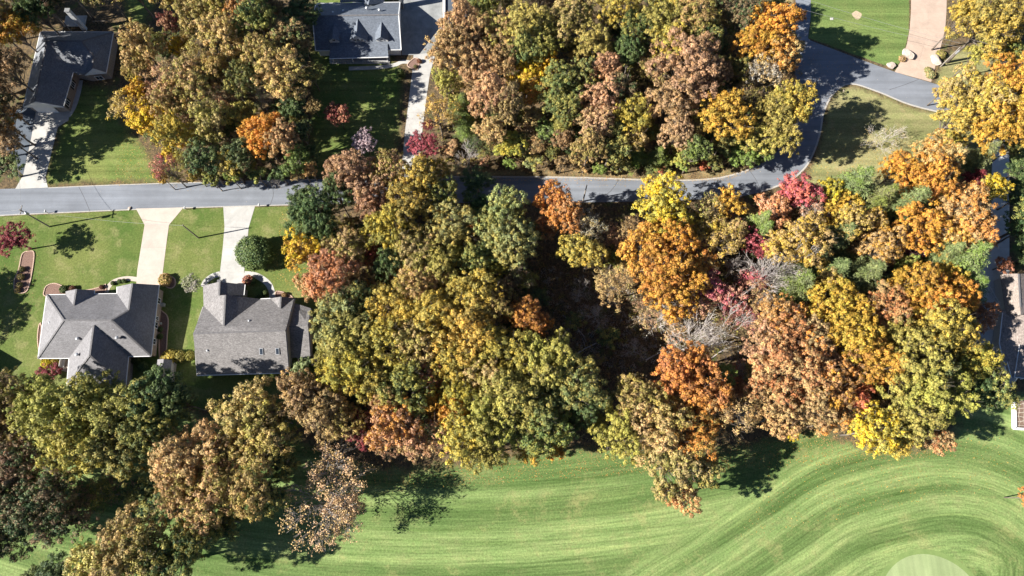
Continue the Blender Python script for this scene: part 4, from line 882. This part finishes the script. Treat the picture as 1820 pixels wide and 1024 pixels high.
KIND = dict(oak=('broadleaf_tree','broadleaf tree','tree'), big=('oak_tree','spreading tree','tree'), mid=('young_tree','bushy tree','tree'), small=('small_tree','small tree','tree'),
            thin=('thinning_tree','thin-leaved tree','tree'), fine=('ornamental_tree','fine-leaved tree','tree'), pine=('pine_tree','feathery pine','pine tree'), shrub=('shrub','shrub','shrub'),
            bush=('bush','leafy bush','bush'), bare=('bare_tree','bare twiggy tree','tree'), round=('round_evergreen','dense round evergreen','bush'), lawn=('bare_tree','nearly bare tree','tree'), open=('old_oak_tree','open oak','tree'))
ZN = dict(tl=('in the shade left of the top left house','trees around the top left house'), nw=('in the wood above the road, left part','trees of the upper left wood'), dl=('on the lawn before the dormer house','ornamental trees by the upper driveway'),
          no=('in the wood above the road bend','trees of the upper middle wood'), ne=('by the junction at upper right','trees around the junction'), me=('in the lower wood, right part','trees of the lower wood, right part'),
          mc=('in the lower wood, middle part','trees of the lower wood, middle part'), mw=('in the lower wood, left part','trees of the lower wood, left part'), sw=('at the lower left by the fairway','trees at the lower left'),
          ea=('along the right edge','trees along the right edge'), ya=('in the yards of the houses','garden plants around the houses'))
def fill(zone, poly, step, cols, avoid=()):
    step *= 1.22
    """lower trees of the wood where no surveyed crown stands"""
    Q = np.array(poly, float); x0, y0 = Q.min(0); x1, y1 = Q.max(0); y = y0
    while y < y1:
        x = x0 + rng.uniform(0, step)
        while x < x1:
            px, py = x+rng.uniform(-.3,.3)*step, y+rng.uniform(-.3,.3)*step; x += step
            if not inside([(px, py)], poly)[0] or any(inside([(px, py)], a)[0] for a in avoid): continue
            if any(math.hypot(t['x']-px, t['y']-py) < t['r']*.72 for t in TREES): continue
            c = random.choice(cols).split('/'); TREES.append(dict(x=px, y=py, r=rng.uniform(15, 23), ty=random.choice('mmtsf'), a=c[0], b=c[1], h=rng.uniform(6, 10), zone=zone))
        y += step
dark = [(950,440),(1120,520),(1200,600),(1210,640),(1080,690),(1050,600),(960,560)]
FC = ['OL/TA','OL/GR','TA/RU','GR/OL','DG/GR','BR/TA','RU/TA','OL/YG','GR/DG']
fill('nw', [(235,50),(560,-20),(556,310),(300,318),(285,270),(225,200)], 24, FC)
fill('no', [(800,0),(1400,0),(1425,180),(1360,270),(1280,292),(800,290)], 24, FC)
fill('mw', [(560,400),(800,380),(950,390),(960,560),(1050,640),(1060,770),(800,790),(640,780),(580,700)], 24, FC)
bare_zone = [(1270,440),(1430,440),(1440,520),(1340,650),(1200,650),(1110,600),(1120,540),(1250,545)]
fill('mc', [(1080,400),(1200,380),(1340,380),(1350,760),(1100,740),(1130,660),(1150,560)], 26, ['OL/TA','TA/SA','BR/TA','RU/SA','OL/GR'], [dark, bare_zone])
fill('me', [(1340,370),(1740,320),(1740,690),(1600,760),(1350,740)], 24, ['OL/YE','TA/RU','GR/OL','PG/GR','BR/RU','GO/TA'], [bare_zone])
fill('sw', [(-40,760),(60,800),(90,900),(-40,920)], 28, ['BR/RU','BR/OL'])
cnt = {}
placed = []
for tr in TREES:
    if tr['r'] <= 0: continue
    ty = tr['ty']
    if ty in EX: fam = EX[ty]; nv = {'bare': 2, 'pine': 3}.get(fam, 0)
    else: fam = TY[ty]; nv = TYN[ty]
    i = cnt.get(fam, 0); cnt[fam] = i+1
    key = {'round': 'round', 'lawn': 'lawn0', 'open': 'open0'}.get(fam) or '%s%d' % (fam, i % nv)
    A_ = ARCH[key]
    R = tr['r']/8.3*(1.2 if fam in ('oak','big','mid','small','thin') else 1.0)
    if tr['h']: Hh = tr['h']
    elif fam in ('oak','big'): Hh = 13.5 + R*.75 + rng.uniform(-1.2, 1.2)
    elif fam == 'pine': Hh = 14.5 + R*.7
    elif fam in ('mid','thin','fine'): Hh = 9 + R*1.3 + rng.uniform(-1, 1)
    else: Hh = 5 + R*1.5
    fz = Hh/A_['H']; zc = A_['zc']*fz
    if tr['r'] < 14 and fam == 'small' and not tr['h']: Hh = 9; fz = Hh/A_['H']; zc = A_['zc']*fz
    # crown centre as surveyed; the tree stands straight below it
    p = W(tr['x'], tr['y'], zc*1.04)
    fx = R/A_['R']*rng.uniform(.95, 1.06); fy = R/A_['R']*rng.uniform(.95, 1.06)
    nm, desc, cat = KIND[fam]
    ca, cb = PAL[tr['a']], PAL[tr['b']]
    size = ('large' if tr['r'] >= 44 else 'small' if tr['r'] < 22 else 'medium') if fam in ('oak','mid','big','thin','pine','fine','bare') else ''
    colr = '' if tr['a'] == 'GY' and fam == 'bare' else (ca[1] if tr['a'] == tr['b'] else ca[1]+'-and-'+cb[1])
    phrase = ' '.join(x for x in (size, colr, desc) if x)
    o = empty(nm, (p.x, p.y, 0), '', cat, ZN[tr['zone']][1], rng.uniform(0, 2*PI))
    j = rng.uniform(.86, 1.14); hue = rng.normal(0, .035, 3)
    sc = (fx, fy, fz)
    tk = link('trunk', A_['trunk'], o); tk.scale = sc
    if A_.get('twigs'):
        tg = link('twigs', A_['twigs'], o); tg.scale = sc; tg['kind'] = 'stuff'
    if A_['crown']:
        cr = link('crown', A_['crown'], o); cr.scale = sc
        cr['leaf_a'] = [float(c*j*(1+q)) for c, q in zip(ca[0], hue)]+[1.0]; cr['leaf_b'] = [float(c*j*(1+q)) for c, q in zip(cb[0], hue)]+[1.0]
    placed.append((o, phrase, tr))
# labels: what it looks like, where it stands, and its rank among its look-alikes there
ORD = ['first','second','third','fourth','fifth','sixth','seventh','eighth','ninth','tenth','eleventh','twelfth','thirteenth','fourteenth','fifteenth']
grp = {}
for o, ph, tr in placed: grp.setdefault((ph, tr['zone']), []).append((tr['x'], o, tr))
for (ph, z), L in grp.items():
    L.sort(key=lambda q: q[0]); n = len(L); zt = ZN[z][0]
    for i, (x, o, tr) in enumerate(L):
        if n == 1: o['label'] = ph + ' ' + zt
        elif i == 0: o['label'] = 'leftmost ' + ph + ' ' + zt
        elif i == n-1: o['label'] = 'rightmost ' + ph + ' ' + zt
        else: o['label'] = ORD[i] + ' from left, ' + ph + ' ' + zt
        if len(o['label'].replace('-', ' ').split()) > 16: o['label'] = o['label'].replace(' from left', '').replace('large ', '').replace('medium ', '')
# ------------------------------------------------------------------ poles, wires, boxes, boulders, beds
def pole(px, h, label, transformer=False, cross=True):
    o = empty('utility_pole', W(*px), label, 'utility pole', 'wooden utility poles along the road')
    MB().tube([(0,0,-.1),(0,0,h*.5),(0,0,h)], [.17,.145,.11], 10).build('mast', M['pole'], o)
    if cross:
        MB().box((0,.16,h-.5), (.12,2.0,.12)).build('crossarm', M['pole'], o)
        for s in (-.85, 0, .85):
            MB().tube([(0,.16+s,h-.44),(0,.16+s,h-.36),(0,.16+s,h-.24)], [.05,.08,.05], 8).build('insulator', M['white'], o)
    if transformer:
        t = MB().tube([(.38,-.1,h-2.2),(.38,-.1,h-1.35),(.38,-.1,h-1.25)], [.3,.3,.12], 12).build('transformer', M['metal'], o)
        MB().tube([(.38,-.1,h-1.25),(.38,-.1,h-1.0)], .05, 6).build('bushing', M['white'], t)
    return o.location + Vector((0,0,h-.2))
p1 = pole((88,403), 9.6, 'tall wooden utility pole with a transformer near the maroon tree', True)
p2 = pole((353,423), 7.6, 'plain utility pole on the lawn between the two driveways', cross=False)
p3 = pole((1672,118), 7.4, 'utility pole beside the boulder at the wide tan driveway', True, False)
p4 = pole((1036,358), 8.6, 'utility pole among trees at the middle of the road', cross=False)
def wire(a, b, sag, label, r=.022):
    m = MB(); m.tube([a.lerp(b, t)-Vector((0,0,sag*4*t*(1-t)))-a for t in [i/12 for i in range(13)]], r, 4)
    o = m.build('wire', M['wire'], None, a); prop(o, label, 'wire', 'overhead wires')
wire(p1, W(-160,384,9), .8, 'upper wire running left from the transformer pole')
wire(p1+Vector((0,-.8,0)), W(-160,396,9), .8, 'lower wire running left from the transformer pole')
wire(p1, p2, 1.6, 'thin wire between the transformer pole and the lawn pole')
wire(p1, W(22,250,7), .9, 'service wire from the transformer pole toward the top left house')
wire(p3, W(1200,-52,9), 1.3, 'pale overhead wire crossing the bright lawn, lower of two')
wire(p3+Vector((0,.9,.3)), W(1216,-80,9.4), 1.5, 'pale overhead wire crossing the bright lawn, upper of two')
def mailbox(px, label):
    o = empty('mailbox', W(*px), label, 'mailbox', 'mailboxes along the road')
    MB().box((0,0,.5), (.11,.11,1.0)).build('post', M['wood'], o)
    prof = [(-.14,0),(.14,0),(.14,.16),(.09,.26),(0,.3),(-.09,.26),(-.14,.16)]
    b = MB(); b.V = [Vector((x, y, 1.0+z)) for y in (-.28,.28) for x, z in prof]; n = 7
    b.F = [tuple(range(n)), tuple(reversed(range(n, 2*n)))]+[((i+1) % n, i, n+i, n+(i+1) % n) for i in range(n)]
    bx_ = b.build('box', M['white'], o); MB().box((.17,.1,1.22), (.02,.05,.22)).build('flag', M['cap'], o)
mailbox((86,379), 'mailbox beside the road above the transformer pole')
mailbox((332,373), 'mailbox at the right corner of the cream driveway')
mailbox((463,368), 'mailbox at the right corner of the grey driveway')
def boulder(px, s, label, seed, h, group='pale boulders'):
    r = np.random.default_rng(seed); bm = bmesh.new(); bmesh.ops.create_icosphere(bm, subdivisions=3, radius=1)
    pl = [(Vector(q).normalized(), r.uniform(.45, .72)) for q in r.normal(size=(13,3))]
    for v in bm.verts:
        for n_, d_ in pl:
            t_ = v.co.dot(n_)
            if t_ > d_: v.co -= n_*(t_-d_)
        v.co += Vector(r.normal(0, .012, 3)); v.co.x *= s*.62; v.co.y *= s*.5; v.co.z = v.co.z*h*.62 + h*.42
    me = bpy.data.meshes.new('boulder'); bm.to_mesh(me); bm.free(); me.materials.append(M['rock'])
    o = link('boulder', me, None, W(*px)); o.rotation_euler.z = r.uniform(0, 3); prop(o, label, 'boulder', group)
boulder((1582,118), 2.3, 'small pale boulder on the grass between road and tan driveway', 3, 1.1)
boulder((1612,99), 2.9, 'pale boulder at the left edge of the wide tan driveway', 4, 1.4)
boulder((1661,111), 3.0, 'pale boulder beside the utility pole right of the tan driveway', 5, 1.5)
boulder((1540,301), 1.5, 'small pale rock on the dry lawn above the pines', 6, .6)
boulder((231,371), .9, 'small pale rock by the left corner of the cream driveway', 8, .4)
MB().prism([(-.35,-.3),(.35,-.3),(.35,.3),(-.35,.3)], 0, .12).build('utility_cover', M['conc_grey'], None, W(1478,34)); prop(bpy.data.objects['utility_cover'], 'small square pale concrete cover set in the bright green lawn', 'cover')
# leaning stick sign on the dry lawn
o = empty('sign', W(1496,166), 'thin low sign casting a shadow on the dry lawn near the kerb', 'sign')
MB().tube([(0,0,0),(0,0,1.1)], .035, 6).build('post', M['wood'], o); MB().box((0,0,1.0), (.05,.6,.35)).build('board', M['wood'], o)
# planting beds with stone edging; every edging stone is a piece
def bed(px_poly, label, sm=4, close=True):
    P = [Vector(p) for p in smooth_line(PX(px_poly), sm, close)]
    c = sum(P, Vector((0,0)))/len(P); o = empty('planting_bed', (c.x, c.y, 0), label, 'planting bed', 'planting beds')
    r = geometry.delaunay_2d_cdt([p-c for p in P], [], [list(range(len(P)))], 1, 1e-5)
    V = [(v.x, v.y, .035) for v in r[0]]; Fc = [tuple(f) if (r[0][f[1]]-r[0][f[0]]).cross(r[0][f[2]]-r[0][f[0]]) > 0 else tuple(reversed(f)) for f in r[2]]
    link('mulch', mesh('mulch', V, Fc, M['mulch']), o)
    acc = 0; base = MB().box((0,0,.08), (.36,.2,.16)); me = mesh('edging_stone', base.V, base.F, M['edging'])
    for i in range(len(P)):
        a, b = P[i], P[(i+1) % len(P)]; L = (b-a).length
        while acc < L:
            q = a.lerp(b, acc/max(L, 1e-6))-c; s = link('edging_stone', me, o, (q.x, q.y, 0)); s.rotation_euler.z = math.atan2((b-a).y, (b-a).x)+random.uniform(-.08,.08); acc += .4
        acc -= L
bed([(82,527),(79,517),(84,508),(97,504),(110,508),(122,514),(136,517),(160,515),(180,510),(188,506),(186,522),(160,526),(120,526)], 'curved mulch bed along the front of the left grey house')
bed([(52,447),(61,450),(58,480),(51,512),(42,521),(28,518),(26,500),(34,478),(40,452)], 'long narrow bed with low plants under the maroon tree')
bed([(290,487),(300,489),(310,495),(312,505),(306,512),(296,510),(288,500)], 'small round bed with a shrub at the garage corner')
bed([(284,560),(292,556),(299,568),(297,600),(294,640),(284,640)], 'narrow bed along the right wall of the left grey house')
bed([(492,518),(510,522),(520,530),(500,533),(490,528)], 'small bed before the front dormer of the right grey house')
bed([(736,104),(745,108),(742,124),(732,122),(724,116)], 'small mulch bed at the driveway of the dormer house')
bed([(72,575),(68,590),(68,612),(74,640),(78,600)], 'dark narrow bed along the left wall of the left grey house')
# garden shed between the houses
SH = House('garden_shed', (298,655), 'small garden shed with gable roof between the two grey houses', 'shed', M['shA'])
SH.face((280,639,1.9),(291,638,2.9),(285.5,676,2.9),(276,676,1.9), t=.08); SH.face((291,638,2.9),(305.5,640,1.9),(301,677,1.9),(285.5,676,2.9), t=.08)
SH.roof(); SH.wall([(281,641,1.9),(277.5,675,1.9),(301,676,1.9),(305,641,1.9)], 1.85, M['siding'], .12)
q0, q1 = SH.P((311,647,0)), SH.P((306.5,680,0))
for i in range(6):
    MB().box(q0.lerp(q1, (i+.5)/6)+Vector((0,0,.35)), (1.05,(q1-q0).length/6-.04,.06), 0).build('ramp_board', plain('pale_board%d' % i, (.46,.41,.32)) if i == 0 else bpy.data.materials['pale_board0'], SH.o)
# patio chair and grill behind the left house
o = empty('patio_bench', W(114,646), 'white patio bench on the slab behind the left grey house', 'bench')
MB().box((0,0,.42), (.7,1.5,.08)).build('seat', M['white'], o); MB().box((-.33,0,.75), (.07,1.5,.55)).build('backrest', M['white'], o)
for x in (-.28,.28):
    for y in (-.65,.65): MB().box((x,y,.2), (.07,.07,.38)).build('leg', M['white'], o)
sheet('patio', PX([(104,640),(124,640),(122,662),(106,658)]), M['conc_pink'], .022)
# low white wall by the upper driveway
o = MB().prism(PX([(787,-60),(791.5,-60),(791.5,57),(787,58)]), 0, .45).build('garden_wall', M['white']); prop(o, 'low white wall along the right edge of the upper driveway', 'wall')
# fallen trunks in the clearing of the lower wood
for i, (a, b, r_) in enumerate((((1148,640),(1230,600),.16), ((1010,640),(1060,610),.2), ((1000,560),(1040,600),.14), ((1260,640),(1300,616),.13))):
    A0, B0 = W(*a), W(*b); m = MB().tube([Vector((0,0,r_)), (B0-A0)*.5+Vector((0,.3,r_*1.3)), (B0-A0)+Vector((0,0,r_*.8))], [r_, r_*.8, r_*.45], 7)
    for q in range(4): m.tube([(B0-A0)*(.5+.12*q)+Vector((0,.1,r_)), (B0-A0)*(.6+.12*q)+Vector((rng.normal(0,1), rng.normal(0,1.2), .6))], [.06,.02], 4, False)
    prop(m.build('fallen_trunk', M['bark_pale'], None, A0), ['pale fallen trunk pointing up right beneath the bare trees', 'thick fallen trunk in the dark clearing of the lower wood', 'thin fallen trunk at the left of the dark clearing', 'short pale fallen trunk at the right under bare branches'][i], 'fallen trunk', 'fallen trunks in the wood')

# ------------------------------------------------------------------ undergrowth and loose leaves (nobody could count them)
def scatter(poly_px, n):
    Q = np.array(PX(poly_px)); x0, y0 = Q.min(0); x1, y1 = Q.max(0); out = []
    while sum(map(len, out)) < n:
        P = rng.uniform((x0,y0), (x1,y1), (n, 2)); out.append(P[inside(P, Q)])
    return np.concatenate(out)[:n]
def understory(name, poly, n, a, b, size=.16, cl=.55):
    P = scatter(poly, n); Cs, Ns, Bl, Ti = [], [], [], []
    for x, y in P:
        m = int(rng.integers(12, 34)); s = cl*rng.uniform(.5, 1.7); d = unit(m, 0); bb = rng.random()
        Cs.append(np.array([x,y,0]) + d*s*np.array([1,1,.8]) + rng.normal(0,.1,(m,3))); Ns.append(d+rng.normal(0,.6,(m,3))+np.array([0,0,.4])); Bl.append(np.full(m,bb)); Ti.append(rng.normal(.5,.16,m))
    C_ = np.concatenate(Cs); C_[:,2] = np.maximum(C_[:,2], .03)
    me = leaves_mesh(name, C_, np.concatenate(Ns), size*rng.uniform(.6,1.3,len(C_)), .7, np.concatenate(Bl), np.concatenate(Ti), M['leaf'])
    o = link(name, me); o['leaf_a'] = [*PAL[a][0], 1.0]; o['leaf_b'] = [*PAL[b][0], 1.0]; o['kind'] = 'stuff'; return o
understory('undergrowth', [(215,60),(540,60),(545,315),(300,322),(270,260),(230,200)], 900, 'BR', 'GR')
understory('undergrowth', [(770,100),(1400,0),(1440,200),(1340,285),(1200,298),(780,292)], 1500, 'OL', 'RU')
understory('undergrowth', [(560,380),(900,370),(1380,360),(1740,330),(1740,700),(1460,750),(1200,780),(600,790)], 2600, 'BR', 'OL')
understory('undergrowth', [(960,470),(1140,520),(1190,640),(1080,680),(980,600)], 420, 'BR', 'GY', .13, .5)
understory('undergrowth', [(-100,780),(300,860),(240,900),(-100,930)], 300, 'BR', 'RU')
def loose(poly, n, a, b, size=.075):
    P = scatter(poly, n); keep = rng.random(n) > .0; C_ = np.column_stack([P, np.full(n, .04)])[keep]; n = len(C_)
    me = leaves_mesh('fallen_leaves', C_, rng.normal(0,.3,(n,3))+np.array([0,0,1]), size*rng.uniform(.6,1.3,n), .8, rng.random(n), rng.normal(.5,.2,n), M['leaf'])
    o = link('fallen_leaves', me); o['leaf_a'] = [*PAL[a][0], 1.0]; o['leaf_b'] = [*PAL[b][0], 1.0]; o['kind'] = 'stuff'
for poly, n, a, b in (([(740,296),(1290,298),(1345,284),(1350,300),(1290,322),(1100,322),(742,322)], 5000, 'TA', 'RU'), ([(640,810),(1000,780),(1300,790),(1400,760),(1540,780),(1690,770),(1690,810),(1420,830),(1000,850),(640,880)], 4500, 'TA', 'OR'),
                      ([(1420,300),(1500,260),(1720,240),(1720,300),(1500,330),(1400,345)], 1800, 'TA', 'GO'), ([(500,370),(560,380),(556,530),(480,500)], 500, 'TA', 'GO'), ([(1400,760),(1800,780),(1820,860),(1300,960)], 1200, 'TA', 'GO'), ([(230,170),(300,270),(300,330),(200,330)], 1200, 'YE', 'TA'), ([(300,322),(560,316),(800,312),(1000,314),(1280,315),(1280,330),(300,340)], 900, 'TA', 'RU'), ([(500,372),(560,370),(556,530),(520,530),(490,480)], 700, 'TA', 'GO'), ([(-20,420),(60,420),(90,520),(-20,640)], 500, 'MA', 'RU'), ([(545,130),(700,120),(720,300),(545,316)], 900, 'MA', 'TA'), ([(712,180),(764,180),(745,318),(714,318)], 160, 'MA', 'TA'), ([(1400,60),(1530,110),(1460,200),(1410,260)], 350, 'OR', 'TA'), ([(0,790),(500,800),(520,960),(0,1000)], 2200, 'TA', 'BR')):
    loose(poly, n, a, b)
